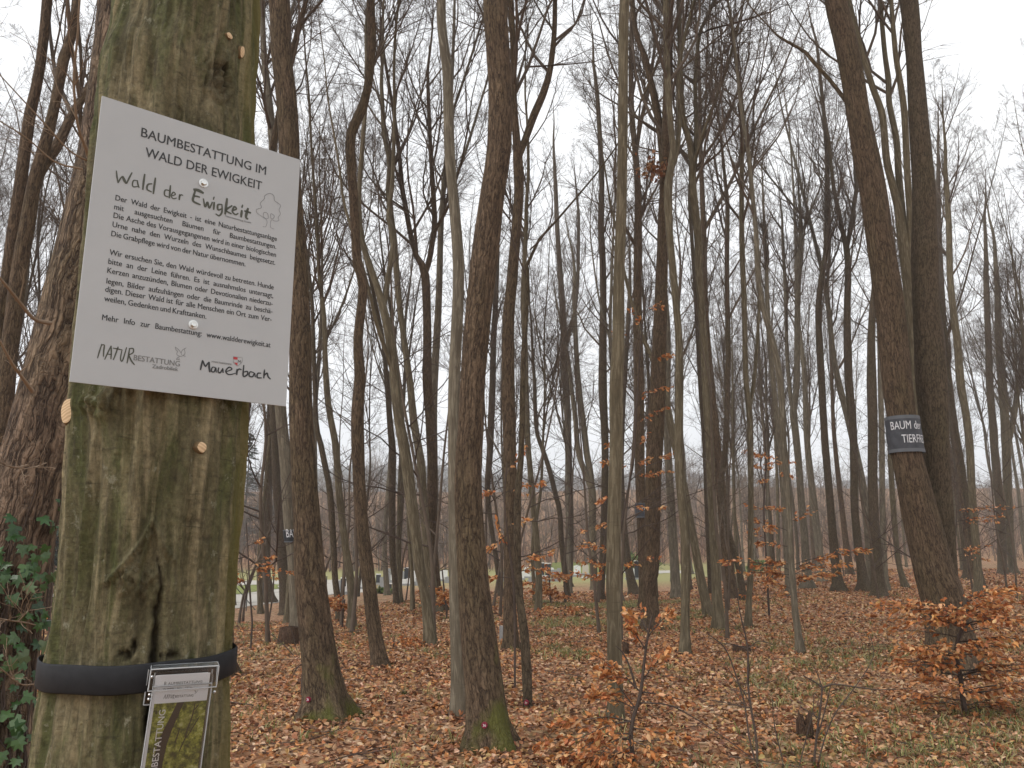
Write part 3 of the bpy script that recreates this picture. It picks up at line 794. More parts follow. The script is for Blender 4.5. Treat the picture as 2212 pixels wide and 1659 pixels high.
def notice():
    root = empty('notice_board', SO + UH * SW / 2 + VH * SH, 'white rectangular notice with German text bolted to the hornbeam trunk', 'sign')
    mb = MB()
    t = .004
    c = [sp(0, 0), sp(SW, 0), sp(SW, SH), sp(0, SH)]; bk_ = [p - SN * t for p in c]
    mb.add(np.array(c + bk_), [[0, 3, 2, 1], [4, 5, 6, 7], [0, 1, 5, 4], [1, 2, 6, 5], [2, 3, 7, 6], [3, 0, 4, 7]])
    pm, nt, b, o = mat('white_panel'); b.inputs['Roughness'].default_value = .38
    geo = nt.nodes.new('ShaderNodeNewGeometry'); g = noise(nt, geo.outputs['Position'], 9, 5, .6)
    nt.links.new(ramp(nt, g, [(.3, (.385, .395, .40)), (.7, (.41, .42, .425))]), b.inputs['Base Color'])
    mb.build('plate', pm, root, smooth=False)
    ink = plain('black_print', (.022, .022, .022), .5); grey = plain('grey_print', (.17, .17, .165), .5)
    brush = plain('dark_olive_print', (.060, .062, .042), .5); green = plain('green_print', (.055, .075, .022), .5); red = plain('red_print', (.42, .03, .035), .5)
    tx = MB(); f = lf_(.0006)
    capu = cap()
    def fit(txt, a, b_, capm, off=0.0, mb_=None, wt=.0003):
        mb_ = mb_ or tx; sx = (b_[0] - a[0]) / width(txt, off); bold_text(mb_, txt, a[0], a[1], sx, capm / capu, .0006, wt, (b_[1] - a[1]) / (b_[0] - a[0]))
    a, b_ = Z2(628, 384), Z2(1550, 664); cp = abs(Z2(628, 384)[1] - Z2(634, 318)[1]); fit('BAUMBESTATTUNG IM', a, b_, cp, .0)
    a, b_ = Z2(660, 531), Z2(1520, 776); fit('WALD DER EWIGKEIT', a, b_, cp, .0)
    lines = [('Der Wald der Ewigkeit - ist eine Naturbestattungsanlage', Z2(443, 855), Z2(1635, 1152), 1), ('mit ausgesuchten Bäumen für Baumbestattungen.', Z2(435, 921), Z2(1631, 1210), 1),
             ('Die Asche des Vorausgegangenen wird in einer biologischen', Z2(430, 985), Z2(1630, 1270), 1), ('Urne nahe den Wurzeln des Wunschbaumes beigesetzt.', Z2(423, 1052), Z2(1625, 1328), 1),
             ('Die Grabpflege wird von der Natur übernommen.', Z2(415, 1120), Z2(1405, 1340), 1),
             ('Wir ersuchen Sie, den Wald würdevoll zu betreten. Hunde', Z2(403, 1258), Z2(1615, 1510), 1), ('bitte an der Leine führen. Es ist ausnahmslos untersagt,', Z2(395, 1325), Z2(1612, 1572), 1),
             ('Kerzen anzuzünden, Blumen oder Devotionalien niederzu-', Z2(388, 1392), Z2(1608, 1630), 1), ('legen, Bilder aufzuhängen oder die Baumrinde zu beschä-', Z3(453, 22), Z3(1905, 280), 1),
             ('digen. Dieser Wald ist für alle Menschen ein Ort zum Ver-', Z3(443, 94), Z3(1898, 350), 1), ('weilen, Gedenken und Krafttanken.', Z3(435, 176), Z3(1328, 328), 1),
             ('Mehr Info zur Baumbestattung: www.waldderewigkeit.at', Z3(418, 342), Z3(1890, 575), 1)]
    tx.build('heading_text', ink, root, smooth=False); tx = MB()
    ch = abs(Z2(443, 855)[1] - Z2(446, 819)[1]) * 1.08
    boff = 0.0
    for li, (txt, a, b_, j) in enumerate(lines):
        if li in (5, 11): tx.build('text_paragraph', ink, root, smooth=False); tx = MB()
        ws = txt.split(' '); tot = sum(width(q, boff) for q in ws)
        L = b_[0] - a[0]; sx0 = .845 * ch / capu
        gap = (L - tot * sx0) / (len(ws) - 1)
        if gap < .0036: sx0 = (L - .0036 * (len(ws) - 1)) / tot; gap = .0036
        sl = (b_[1] - a[1]) / L; x = a[0]
        for q in ws:
            bold_text(tx, q, x, a[1] + sl * (x - a[0]), sx0, ch / capu, .0006, .0002, sl); x += width(q, boff) * sx0 + gap
    tx.build('contact_line', ink, root, smooth=False)
    # brush lettering
    hw = MB(); s = .0029
    def st(fn2, pts, w_): ribbon(hw, [fn2(*p) for p in pts], w_, f)
    for pts, k in [(((75, 15), (80, 60), (88, 106)), 1.1), (((88, 106), (104, 75), (120, 55)), 1), (((120, 55), (135, 88), (150, 110)), 2.0), (((150, 110), (168, 70), (190, 28)), 1.2),
                   (((232, 90), (203, 86), (193, 110), (200, 132), (236, 130)), 1), (((228, 84), (232, 112), (242, 140)), 1.1), (((282, 38), (274, 98), (268, 155)), 1.5),
                   (((338, 110), (306, 116), (300, 150), (334, 170)), 1.3), (((360, 65), (352, 125), (345, 185)), 1.5),
                   (((466, 160), (432, 156), (428, 192), (456, 206)), 1.1), (((470, 120), (466, 168), (462, 215)), 1.4), (((482, 198), (506, 186), (491, 171), (476, 198), (492, 218), (516, 212)), 1), (((538, 185), (534, 228)), 1.3), (((535, 204), (546, 190), (563, 193)), 1),
                   (((636, 150), (672, 156), (712, 177)), 2.4), (((652, 155), (640, 195), (637, 235), (690, 262)), 1.8), (((640, 198), (664, 200), (686, 207)), 1.3),
                   (((710, 215), (716, 248), (724, 276), (741, 242), (753, 285), (777, 240)), 1.5), (((790, 240), (787, 270), (785, 298)), 1.6), (((781, 211), (790, 215)), 3),
                   (((846, 258), (816, 262), (818, 297), (845, 290)), 1.5), (((846, 256), (846, 312), (826, 340), (800, 326)), 1.4), (((883, 212), (876, 270), (869, 331)), 2.0), (((921, 265), (877, 300), (916, 327)), 1.6),
                   (((925, 302), (951, 290), (936, 274), (922, 308), (944, 331), (966, 322)), 1.5), (((991, 298), (985, 352)), 1.9), (((988, 268), (999, 273)), 3), (((1036, 283), (1021, 345), (1036, 366)), 2.2), (((1008, 304), (1058, 319)), 1.7)]:
        st(Z8, pts, s * k)
    hw.build('brush_lettering', brush, root, smooth=False); hw = MB()
    for pts, k in [(((382, 678), (398, 620), (419, 553)), 1.1), (((417, 562), (440, 563), (436, 612), (434, 664)), 1.2), (((444, 689), (470, 632), (500, 567)), 1.1), (((500, 567), (502, 630), (499, 686)), 1.2), (((462, 640), (506, 645)), .9),
                   (((516, 588), (592, 602)), 1.1), (((562, 575), (543, 632), (520, 692)), 1.2), (((596, 600), (583, 680), (600, 698), (636, 580)), 1.1), (((662, 588), (652, 655), (640, 720)), 1.3), (((655, 592), (692, 592), (692, 626), (656, 648)), 1.2), (((656, 648), (676, 695), (706, 734)), 1.4)]:
        st(Z3, pts, s * .8 * k)
    hw.build('brush_logo', brush, root, smooth=False)
    gr = MB()
    a, b_ = Z3(697, 692), Z3(1100, 746); fit('BESTATTUNG', a, b_, abs(Z3(697, 692)[1] - Z3(699, 645)[1]), .0, gr)
    a, b_ = Z3(860, 760), Z3(1085, 786); fit('Zadrobilek', a, b_, abs(Z3(860, 760)[1] - Z3(862, 727)[1]), .0, gr)
    gr.build('logo_print', grey, root, smooth=False); gr = MB()
    a, b_ = Z3(1380, 708), Z3(1553, 732); fit('MARKTGEMEINDE', a, b_, .0034, .0, gr, .0001)
    gr.build('small_print', grey, root, smooth=False); gr = MB()
    a, b_ = Z8(870, 346), Z8(1056, 396); fit('Naturbestattung GmbH', a, b_, .0036, .0, gr, .0001)
    gr.build('small_print', grey, root, smooth=False); gr = MB()
    for pts in [((1060, 575), (1066, 600), (1080, 612), (1074, 640), (1100, 656), (1130, 650), (1146, 626), (1140, 596), (1156, 582)), ((1060, 575), (1090, 600), (1112, 628)), ((1156, 582), (1126, 600), (1112, 628), (1118, 646)),
                ((1100, 656), (1074, 680), (1106, 690)), ((1080, 668), (1070, 690)), ((1096, 668), (1092, 692)), ((1130, 650), (1152, 658))]:
        ribbon(gr, [Z3(*p) for p in pts], .0010, f)
    gr.build('dove_logo', grey, root, smooth=False); gr = MB()
    for pts in [((1530, 1045), (1554, 1044), (1561, 1000), (1526, 972), (1490, 946), (1484, 920), (1520, 905), (1512, 872), (1540, 842), (1546, 816), (1580, 800), (1610, 816), (1616, 852), (1640, 870), (1662, 890), (1650, 920), (1660, 950), (1644, 978), (1650, 1000), (1620, 1004), (1600, 994), (1590, 1006), (1590, 1050), (1615, 1063)),
                ((1546, 985), (1534, 962), (1542, 940), (1566, 950), (1570, 985), (1546, 985)), ((1590, 985), (1590, 950), (1615, 966), (1608, 985), (1590, 985))]:
        ribbon(gr, [Z2(*p) for p in pts], .0011, f)
    gr.build('tree_logo', grey, root, smooth=False); gr = MB()
    for pts in [((1567, 656), (1606, 661), (1645, 663)), ((1645, 663), (1643, 705), (1606, 740)), ((1606, 740), (1572, 712), (1567, 656))]:
        ribbon(gr, [Z3(*p) for p in pts], .0009, f)
    gr.build('crest_outline', grey, root, smooth=False)
    mbk = MB()
    for pts, k in [(((1282, 776), (1290, 735), (1300, 690)), 1.2), (((1300, 690), (1312, 722), (1326, 748)), 1.2), (((1326, 748), (1340, 725), (1357, 704)), 1.0), (((1357, 704), (1358, 750), (1364, 796)), 1.4),
                   (((1412, 752), (1386, 752), (1378, 786), (1402, 790), (1416, 756), (1420, 797)), 1), (((1442, 752), (1436, 788), (1456, 797), (1476, 762)), 1.1), (((1476, 758), (1480, 800)), 1.1),
                   (((1500, 792), (1556, 768), (1532, 750), (1503, 784), (1530, 814), (1590, 803)), 1), (((1602, 764), (1598, 818)), 1.3), (((1599, 788), (1618, 766), (1642, 772)), 1), (((1660, 730), (1656, 825), (1690, 815), (1692, 786), (1659, 792)), 1.2),
                   (((1750, 797), (1716, 790), (1708, 824), (1738, 831), (1754, 800), (1762, 836)), 1.1), (((1812, 800), (1782, 804), (1780, 838), (1818, 842)), 1.2), (((1842, 768), (1835, 846)), 1.3), (((1837, 822), (1864, 800), (1874, 832), (1896, 853)), 1.2)]:
        ribbon(mbk, [Z3(*p) for p in pts], .0031 * k, f)
    for pts in [((1609, 712), (1613, 688), (1621, 704), (1631, 690), (1633, 714))]: ribbon(mbk, [Z3(*p) for p in pts], .0010, f)
    mbk.build('script_lettering', ink, root, smooth=False)
    rd = MB()
    for P_ in [((1569, 659), (1605, 663), (1605, 684), (1569, 680)), ((1576, 708), (1605, 711), (1605, 736), (1588, 724))]:
        rd.add([sp(*Z3(*p), .0005) for p in P_], [[3, 2, 1, 0]])
    rd.build('crest_field', red, root, smooth=False)
    steel = plain('zinc_steel', (.62, .62, .60), .32, 1)
    for bx in (Z2(1092, 728), Z3(1215, 380)):
        bm_ = MB(); hexa = np.arange(6) * np.pi / 3 + .3; r_ = .0062
        rings = []
        for (rr, dd, sq) in ((.0098, .0002, 24), (.0098, .0016, 24), (.0072, .0022, 24)):
            aa = np.arange(24) * 2 * np.pi / 24; rings.append([sp(bx[0] + rr * math.cos(a_), bx[1] + rr * math.sin(a_), dd) for a_ in aa])
        for (dd, kf) in ((.0022, 1), (.0072, 1), (.0080, .86)):
            rr = []
            for i_ in range(24):
                a_ = i_ * 2 * math.pi / 24; ha = (a_ + math.pi / 6) % (math.pi / 3) - math.pi / 6
                ru = r_ * kf * math.cos(math.pi / 6) / math.cos(ha)
                rr.append(sp(bx[0] + ru * math.cos(a_), bx[1] + ru * math.sin(a_), dd))
            rings.append(rr)
        V = np.array(rings).reshape(-1, 3); nr_ = len(rings)
        q = [[i_ * 24 + j_, i_ * 24 + (j_ + 1) % 24, (i_ + 1) * 24 + (j_ + 1) % 24, (i_ + 1) * 24 + j_] for i_ in range(nr_ - 1) for j_ in range(24)]
        V = np.concatenate([V, [sp(bx[0], bx[1], .0076)]])
        bm_.add(V, q, [[(nr_ - 1) * 24 + j_, (nr_ - 1) * 24 + (j_ + 1) % 24, nr_ * 24] for j_ in range(24)])
        bm_.build('hex_bolt', steel, root, smooth=False)
notice()

# ------------------------------------------------------------------ strap and leaflet box
def strap():
    Pc = at(335, 1471, Y0 - .19); zc = Pc[2]
    mb = MB(); n = 120; hh = .0265
    k = np.argmin(np.abs(STQ[:, 2] - zc)); ctr = STQ[k]; r = STS[k] + .021
    a = np.linspace(-np.pi, np.pi, n, endpoint=False)
    rr = r + .004 * np.sin(a * 2 + 1) + .003 * fbm(np.cos(a) * 2, np.sin(a) * 2, 1.0)
    prof = [(-hh, 0), (-hh * .9, .0022), (hh * .9, .0022), (hh, 0), (hh * .9, -.001), (-hh * .9, -.001)]
    V = np.array([[ctr + (rr[i] + o_) * (math.sin(a[i]) * RV - math.cos(a[i]) * VIEW) + np.array([0, 0, h_ + .004 * math.sin(a[i] - .5) + .0012 * math.sin(a[i] * 7)]) for i in range(n)] for (h_, o_) in prof])
    np_ = len(prof); q = [[i * n + j, i * n + (j + 1) % n, ((i + 1) % np_) * n + (j + 1) % n, ((i + 1) % np_) * n + j] for i in range(np_) for j in range(n)]
    mb.add(V.reshape(-1, 3), q)
    m, nt, b, o = mat('black_rubber'); b.inputs['Roughness'].default_value = .7; b.inputs['Specular IOR Level'].default_value = .25
    geo = nt.nodes.new('ShaderNodeNewGeometry'); g = noise(nt, geo.outputs['Position'], 40, 5, .6)
    nt.links.new(ramp(nt, g, [(.3, (.010, .0105, .012)), (.7, (.018, .0185, .021))]), b.inputs['Base Color'])
    o_ = mb.build('rubber_strap', m)
    tag(o_, 'wide black rubber strap stretched around the hornbeam trunk below the notice', 'strap')
    return ctr, r
SC, SRAD = strap()

def leaflet_box():
    O = at(331.8, 1445.8, 1.535)
    ux = norm(at(457, 1441, 1.575) - O); ux[2] = 0; ux = norm(ux); Wd = .112
    dz = norm(np.array([-.066, .0, -1.])); nn = norm(np.cross(ux, dz)); nn = nn if nn[1] < 0 else -nn      # towards the viewer
    dz = norm(dz)
    def bp(u, v, d): return O + ux * u + dz * v + nn * d
    # clear acrylic
    cl_, nt, b, o = mat('clear_acrylic'); nt.nodes.remove(b)
    tr = nt.nodes.new('ShaderNodeBsdfTransparent'); tr.inputs[0].default_value = (.985, .988, .99, 1)
    gl = nt.nodes.new('ShaderNodeBsdfGlossy'); gl.inputs['Roughness'].default_value = .06
    fr = nt.nodes.new('ShaderNodeFresnel'); fr.inputs[0].default_value = 1.45
    mx = nt.nodes.new('ShaderNodeMixShader'); nt.links.new(mth(nt, 'MULTIPLY', fr.outputs[0], 1.0), mx.inputs[0]); nt.links.new(tr.outputs[0], mx.inputs[1]); nt.links.new(gl.outputs[0], mx.inputs[2]); nt.links.new(mx.outputs[0], o.inputs[0])
    edge, nt, b, o = mat('acrylic_edge_highlight'); b.inputs['Base Color'].default_value = (.75, .78, .80, 1); b.inputs['Roughness'].default_value = .15; b.inputs['Transmission Weight'].default_value = .55; b.inputs['IOR'].default_value = 1.45  # whitish colour paints in the light that the acrylic edges catch
    root = empty('leaflet_box', bp(Wd / 2, .24, -.04), 'clear acrylic leaflet box with lid hanging on the black strap', 'leaflet holder')
    def sheet_(mb, c, a, b_, t):
        nr = norm(np.cross(a, b_)) * t / 2; c = np.asarray(c)
        mb.box(c + a / 2 + b_ / 2, a / 2, b_ / 2, nr)
    body = MB(); t = .0022; dep = .036; H = .245; top = .012; x0 = .004; x1 = Wd - .006
    sheet_(body, bp(x0, top + .02, -.004), ux * (x1 - x0), dz * H, t)                  # front
    sheet_(body, bp(x0, top, -dep), ux * (x1 - x0), dz * (H + .02), t)                # back
    sheet_(body, bp(x0, top + .006, -dep + .003), dz * H, nn * (dep - .009), t); sheet_(body, bp(x1, top + .006, -dep + .003), dz * H, nn * (dep - .009), t)
    body.build('box_body', cl_, root, smooth=False)
    lid = MB()
    sheet_(lid, bp(-.004, 0, -.040), ux * (Wd + .006), nn * .042, t)                                       # lid top
    sheet_(lid, bp(-.004, .0025, .002), ux * (Wd + .006), dz * .036, t)
    for x in (-.004, Wd + .002): lid.add([bp(x, .0015, -.038), bp(x, .0015, .001), bp(x, .038, .001)], None, [[0, 1, 2]])
    lid.build('lid', cl_, root, smooth=False)
    ed = MB()
    def rod(p, q, r): tubes(ed, np.array([[p, q]]), np.array([[r, r]]), 8)
    a_, b2 = -.004, Wd + .002
    for (p, q) in [((a_, 0, .002), (b2, 0, .002)), ((a_, 0, -.04), (b2, 0, -.04)), ((a_, 0, -.04), (a_, 0, .002)), ((b2, 0, -.04), (b2, 0, .002)), ((a_, 0, .002), (a_, .038, .002)), ((b2, 0, .002), (b2, .038, .002)), ((a_, .038, .002), (b2, .038, .002)),
                   ((a_, .038, .002), (a_, 0, -.04)), ((b2, .038, .002), (b2, 0, -.04)),
                   ((x0, top + .02, -.004), (x0, H, -.004)), ((x1, top + .02, -.004), (x1, H, -.004)), ((x0, top, -dep), (x0, H, -dep)), ((x1, top, -dep), (x1, H, -dep)), ((x0, top + .02, -.004), (x1, top + .02, -.004)),
                   ((x0 - .012, .006, -dep - .003), (x0 - .012, .070, -dep - .003)), ((x0 - .012, .070, -dep - .003), (x0, .070, -dep - .003))]:
        rod(bp(*p), bp(*q), .0013)
    ed.build('edge_highlight_bead', edge, root)
    # bracket plate behind the box and its screws
    br = MB(); sheet_(br, bp(x0 - .012, .006, -dep - .003), ux * (Wd + .016), dz * .064, t); br.build('bracket_plate', cl_, root, smooth=False)
    scw = plain('screw_steel', (.55, .55, .55), .3, 1)
    for (u, v) in ((x0 - .004, .052), (x0 - .004, .060), (x0 - .004, .020), (Wd + .003, .055)):
        s_ = MB(); c = bp(u, v, -dep - .001); aa = np.arange(12) * np.pi / 6
        V = [c + (ux * math.cos(x) + dz * math.sin(x)) * .003 for x in aa] + [c + (ux * math.cos(x) + dz * math.sin(x)) * .0015 + nn * .002 for x in aa] + [c + nn * .0024]
        s_.add(V, [[j, (j + 1) % 12, 12 + (j + 1) % 12, 12 + j] for j in range(12)], [[12 + j, 12 + (j + 1) % 12, 24] for j in range(12)]); s_.build('screw', scw, root)
    # the leaflets inside
    lr = empty('leaflet_stack', bp(Wd / 2, .24, -.02), 'stack of leaflets with a green forest picture inside the clear box', 'leaflets')
    px0, px1, pt = .010, Wd - .011, .013; d0 = -.0072
    pap = MB()
    for i in range(5):
        dd = d0 - .0016 * i; k = -.0012 * i; vv = pt + .0012 * (i % 3)
        sheet_(pap, bp(px0 + k, vv, dd), ux * (px1 - px0), dz * .21, .0006)
    white = plain('leaflet_paper', (.74, .73, .74), .5); pap.build('paper_sheets', white, lr, smooth=False)
    hv = pt + .050
    ph, nt, b, o = mat('forest_photo_print'); b.inputs['Roughness'].default_value = .3
    tcx = nt.nodes.new('ShaderNodeTexCoord'); gv = tcx.outputs['Object']
    n1 = noise(nt, gv, 70, 6, .75); n2 = noise(nt, gv, 22, 4, .6)
    c = ramp(nt, n1, [(.36, (.030, .036, .010)), (.46, (.12, .14, .022)), (.56, (.34, .36, .05)), (.68, (.60, .58, .34))])
    c = mixc(nt, ramp(nt, n2, [(.42, W1(0)), (.60, W1(1))]), c, mixc(nt, .35, c, (.075, .07, .03)))
    nt.links.new(c, b.inputs['Base Color'])
    pm = MB(); sheet_(pm, bp(px0, hv, d0 + .0006), ux * (px1 - px0), dz * (.21 - .050), .0004); pm.build('printed_photo', ph, lr, smooth=False)
    dk = MB(); fz = lambda d: (lambda u, v: bp(u, v, d))
    tw = px1 - px0
    trunkp = [((.50, 0), .13), ((.42, .14), .14), ((.33, .30), .16), ((.26, .46), .18), ((.22, .66), .20), ((.20, 1.0), .25)]
    L = [bp(px0 + tw * (c_[0] - w_ / 2), hv + .155 * c_[1], d0 + .0010) for c_, w_ in trunkp]; Rr = [bp(px0 + tw * (c_[0] + w_ / 2), hv + .155 * c_[1], d0 + .0010) for c_, w_ in trunkp]
    dk.add(np.array(L + Rr), [[i, i + 6, i + 7, i + 1] for i in range(5)])
    for pts in [((.78, .02), (.76, .16), (.70, .32), (.68, .42)), ((.90, .18), (.80, .30), (.72, .40)), ((.78, .10), (.86, .04)), ((.70, .38), (.60, .56)), ((.55, .30), (.50, .46))]:
        ribbon(dk, [(px0 + tw * x, hv + .155 * y) for x, y in pts], .0022, fz(d0 + .0010))
    dk.build('printed_trunks', plain('dark_trunk_print', (.040, .030, .020), .4), lr, smooth=False)
    whp = MB(); V, _ = glyphs('BAUMBESTATTUNG', 1.0, .01)
    capu = cap(); sx = .142 / width('BAUMBESTATTUNG', .01)
    v0 = hv + .153
    def vt(u, v): return bp(px0 + .030 - (-v) * 0 + v - .155 * 0.115 * 0, v0 - u, d0 + .0014)
    put_text(whp, 'BAUMBESTATTUNG', 0, 0, sx, .0105 / capu, lambda u, v: bp(px0 + .021 + v, v0 - u, d0 + .0014), .01)
    whp.build('photo_lettering', plain('white_print', (.72, .72, .72), .4), lr, smooth=False)
    bl = MB()
    put_text(bl, 'B', px0 + .012, pt + .0175, .0080, .0085, fz(d0 + .0009)); put_text(bl, 'AUMBESTATTUNG', px0 + .0185, pt + .0175, .060 / width('AUMBESTATTUNG'), .0066, fz(d0 + .0009))
    put_text(bl, 'IN WIEN    NÖ    TIROL', px0 + .012, pt + .026, .050 / width('IN WIEN    NÖ    TIROL'), .0042, fz(d0 + .0009))
    put_text(bl, 'BESTATTUNG', px0 + .034, pt + .0415, .032 / width('BESTATTUNG'), .0066, fz(d0 + .0009))
    for k, pts in enumerate([((0, 9), (3, 0)), ((3, 0), (4.5, 9)), ((6, 9), (9, 0)), ((9, 0), (10, 9)), ((11, 1), (16, 2)), ((13.5, 1), (12, 9)), ((17, 1), (16.5, 8), (18, 8.5), (20, 1)), ((22, 1), (21, 10)), ((22, 1), (24.5, 2.5), (21.5, 5), (25, 11))]):
        ribbon(bl, [(px0 + .0145 + x * .00075, pt + .0345 + y * .00085) for x, y in pts], .0007, fz(d0 + .0009), 10)
    for pts in [((0, 0), (2, 3), (3, 6), (6, 5), (7, 2), (9, 0)), ((0, 0), (5, 4)), ((3, 6), (1, 8))]:
        ribbon(bl, [(px0 + .067 + x * .0007, pt + .0305 + y * .0008) for x, y in pts], .0006, fz(d0 + .0009), 10)
    bl.build('header_lettering', plain('leaflet_ink', (.035, .033, .03), .5), lr, smooth=False)
leaflet_box()
# ------------------------------------------------------------------ the trees one can tell apart
T = tree
def base_at(p): return p
axes_of = {}
def put(key, *a, **k):
    r, ax = T(*a, **k); axes_of[key] = (r, ax); return r
# big stems near the camera
put('ivyoak', 'rough barked thick tree behind the hornbeam, overgrown with ivy at the bottom left',
    [(-38, 1900, 176), (-25, 1659, 164), (-5, 1413, 152), (20, 1233, 147), (52, 1094, 141), (80, 994, 138), (120, 824, 128), (150, 700, 124), (195, 500, 112), (225, 330, 98), (240, 200, 92), (262, -10, 92)], Y=2.9, bark='oakbig', zc=6.5, H=19, sides=64, levels=3, cl=4.5, fl=.15)
put('A', 'oak with a green mossy foot and a slight bend, just right of the notice',
    [(706, 1560, 86), (700, 1494, 78), (684, 1369, 71), (670, 1244, 65), (664, 1130, 57), (655, 1000, 52), (650, 905, 50), (649, 815, 47), (647, 665, 45), (640, 540, 44), (629, 409, 42), (620, 225, 44), (607, 110, 43), (603, 0, 45)], bark='oakmoss', zc=7.2, H=22, levels=3, fl=.35, sides=48)
put('B', 'tree with an S-shaped kink high in its stem, right of the mossy-footed oak',
    [(822, 1444, 37), (810, 1369, 31), (795, 1244, 30), (784, 1155, 28), (776, 1055, 27), (772, 905, 28), (777, 815, 24), (773, 740, 21), (780, 665, 20), (784, 627, 20), (779, 590, 21), (771, 565, 20), (767, 490, 19), (763, 415, 20), (758, 350, 21), (757, 300, 22), (764, 275, 22), (781, 237, 21), (792, 200, 18), (799, 150, 18), (803, 75, 18), (801, 0, 18)], bark='oak', zc=9.5, H=20, cl=4, fl=.22)
put('C', 'pale smooth stem close behind the thick central oak, on its left',
    [(993, 1551, 34), (988, 1400, 31), (984, 1244, 29), (982, 1100, 28), (981, 955, 27), (981, 830, 25), (990, 640, 25), (989, 540, 25), (978, 415, 22), (971, 325, 23), (968, 200, 22), (966, 150, 23), (956, 75, 21), (953, 0, 20)], bark='grey', zc=7.5, H=18, cl=3.5, levels=3, fl=.2)
put('D', 'thick curved oak in the middle with a moss covered foot and a red number disc',
    [(1060, 1624, 86), (1056, 1590, 83), (1047, 1494, 79), (1032, 1369, 75), (1020, 1230, 65), (1011, 1055, 60), (1018, 905, 55), (1021, 815, 52), (1035, 665, 55), (1049, 540, 57), (1064, 415, 53), (1077, 325, 54), (1080, 200, 50), (1074, 90, 51), (1070, 0, 52)], bark='oakmoss', zc=7.2, H=23, levels=3, fl=.38, sides=48)
put('E', 'forked tree half hidden behind the thick central oak, its right limb swinging outward',
    [(1104, 1408, 32), (1101, 1300, 27), (1101, 1244, 26), (1102, 1080, 28), (1101, 980, 29), (1098, 830, 28), (1098, 700, 26), (1105, 615, 24), (1113, 515, 22), (1121, 415, 21), (1119, 350, 22), (1116, 305, 17), (1110, 225, 15), (1109, 125, 13), (1104, 0, 12)], bark='oak', zc=9, H=19, cl=4, fl=.25,
    forks=[([(1119, 340, 16), (1135, 300, 15), (1153, 250, 17), (1174, 200, 16), (1188, 150, 13), (1197, 75, 11), (1199, 0, 10)], 18)])
put('F', 'thin dark crooked young stem with a red disc at its foot',
    [(1141, 1534, 20), (1138, 1450, 21), (1133, 1370, 19), (1123, 1300, 17), (1118, 1244, 16), (1118, 1080, 16), (1126, 980, 13), (1128, 905, 13), (1129, 830, 12), (1132, 740, 12), (1138, 665, 9), (1139, 590, 8), (1138, 550, 7), (1162, 520, 6), (1186, 495, 5)], H=5.2, bark='dark', zc=2.8, cl=1.5, levels=2, n1=8, twig='twigdark', fl=.1)
put('G', 'straight smooth grey tree with a ridged stem, behind the orange beech sapling',
    [(1329, 1567, 36), (1330, 1500, 33), (1327, 1369, 31), (1325, 1244, 33), (1327, 1100, 30), (1331, 955, 29), (1331, 830, 30), (1336, 740, 27), (1337, 600, 24), (1342, 450, 22), (1345, 300, 21), (1346, 150, 21), (1349, 0, 21)], bark='smooth', zc=8.2, H=20, cl=4, levels=3, fl=.12)
put('H', 'rough barked oak with a tuft of dead leaves, right of the smooth grey tree',
    [(1408, 1364, 42), (1404, 1300, 36), (1401, 1244, 35), (1407, 1229, 33), (1410, 1080, 33), (1415, 955, 36), (1422, 830, 35), (1423, 790, 32), (1427, 665, 27), (1431, 540, 24), (1432, 477, 23), (1436, 415, 23), (1437, 325, 21), (1442, 200, 20), (1443, 75, 20), (1445, 0, 22)], bark='oak', zc=9.5, H=21, cl=3.4, dens=.6, levels=4, n1=10, fl=.25,
    forks=[([(1436, 420, 16), (1428, 300, 16), (1415, 220, 15), (1395, 130, 13), (1375, 75, 11), (1365, 0, 10)], 18)])
put('I', 'slim smooth tree crossing before the rough oak, foot left of the leaning twin stem',
    [(1480, 1417, 25), (1480, 1344, 19), (1481, 1244, 20), (1480, 1150, 20), (1470, 1055, 19), (1466, 980, 19), (1467, 830, 19), (1467, 740, 16), (1461, 665, 15), (1452, 565, 16), (1447, 515, 15), (1443, 415, 19), (1447, 375, 17), (1454, 325, 13), (1448, 262, 13), (1444, 200, 15), (1441, 130, 13), (1438, 0, 12)], bark='smooth', zc=8.5, H=18, cl=3.6, fl=.2,
    forks=[([(1446, 380, 11), (1462, 330, 10), (1468, 250, 10), (1466, 160, 9), (1474, 100, 9), (1490, 40, 8), (1500, 0, 7)], 17)])
put('J', 'smooth leaning stem that crosses behind the slim smooth tree and runs up to the left',
    [(1532, 1334, 23), (1518, 1270, 20), (1510, 1229, 19), (1492, 1130, 16), (1478, 1050, 15), (1462, 980, 16), (1446, 905, 17), (1436, 850, 14), (1420, 800, 12), (1402, 760, 10), (1385, 720, 9), (1372, 680, 8)], bark='smooth', zc=6, H=14, cl=3, fl=.2)
put('K', 'smooth tree forking into upright limbs, just right of the leaning twin stem',
    [(1555, 1363, 26), (1549, 1290, 22), (1546, 1229, 21), (1538, 1080, 19), (1532, 955, 18), (1525, 830, 19), (1517, 690, 16), (1510, 590, 17), (1508, 515, 17), (1497, 415, 17), (1495, 350, 14), (1488, 300, 13), (1474, 250, 12), (1470, 150, 11), (1467, 50, 10), (1466, 0, 10)], bark='smooth', zc=9, H=19, cl=4, fl=.2,
    forks=[([(1496, 400, 11), (1503, 320, 11), (1504, 250, 10), (1502, 180, 9), (1510, 80, 8), (1530, 30, 7)], 18), ([(1497, 360, 9), (1515, 300, 8), (1540, 230, 7), (1570, 150, 6)], 16)])
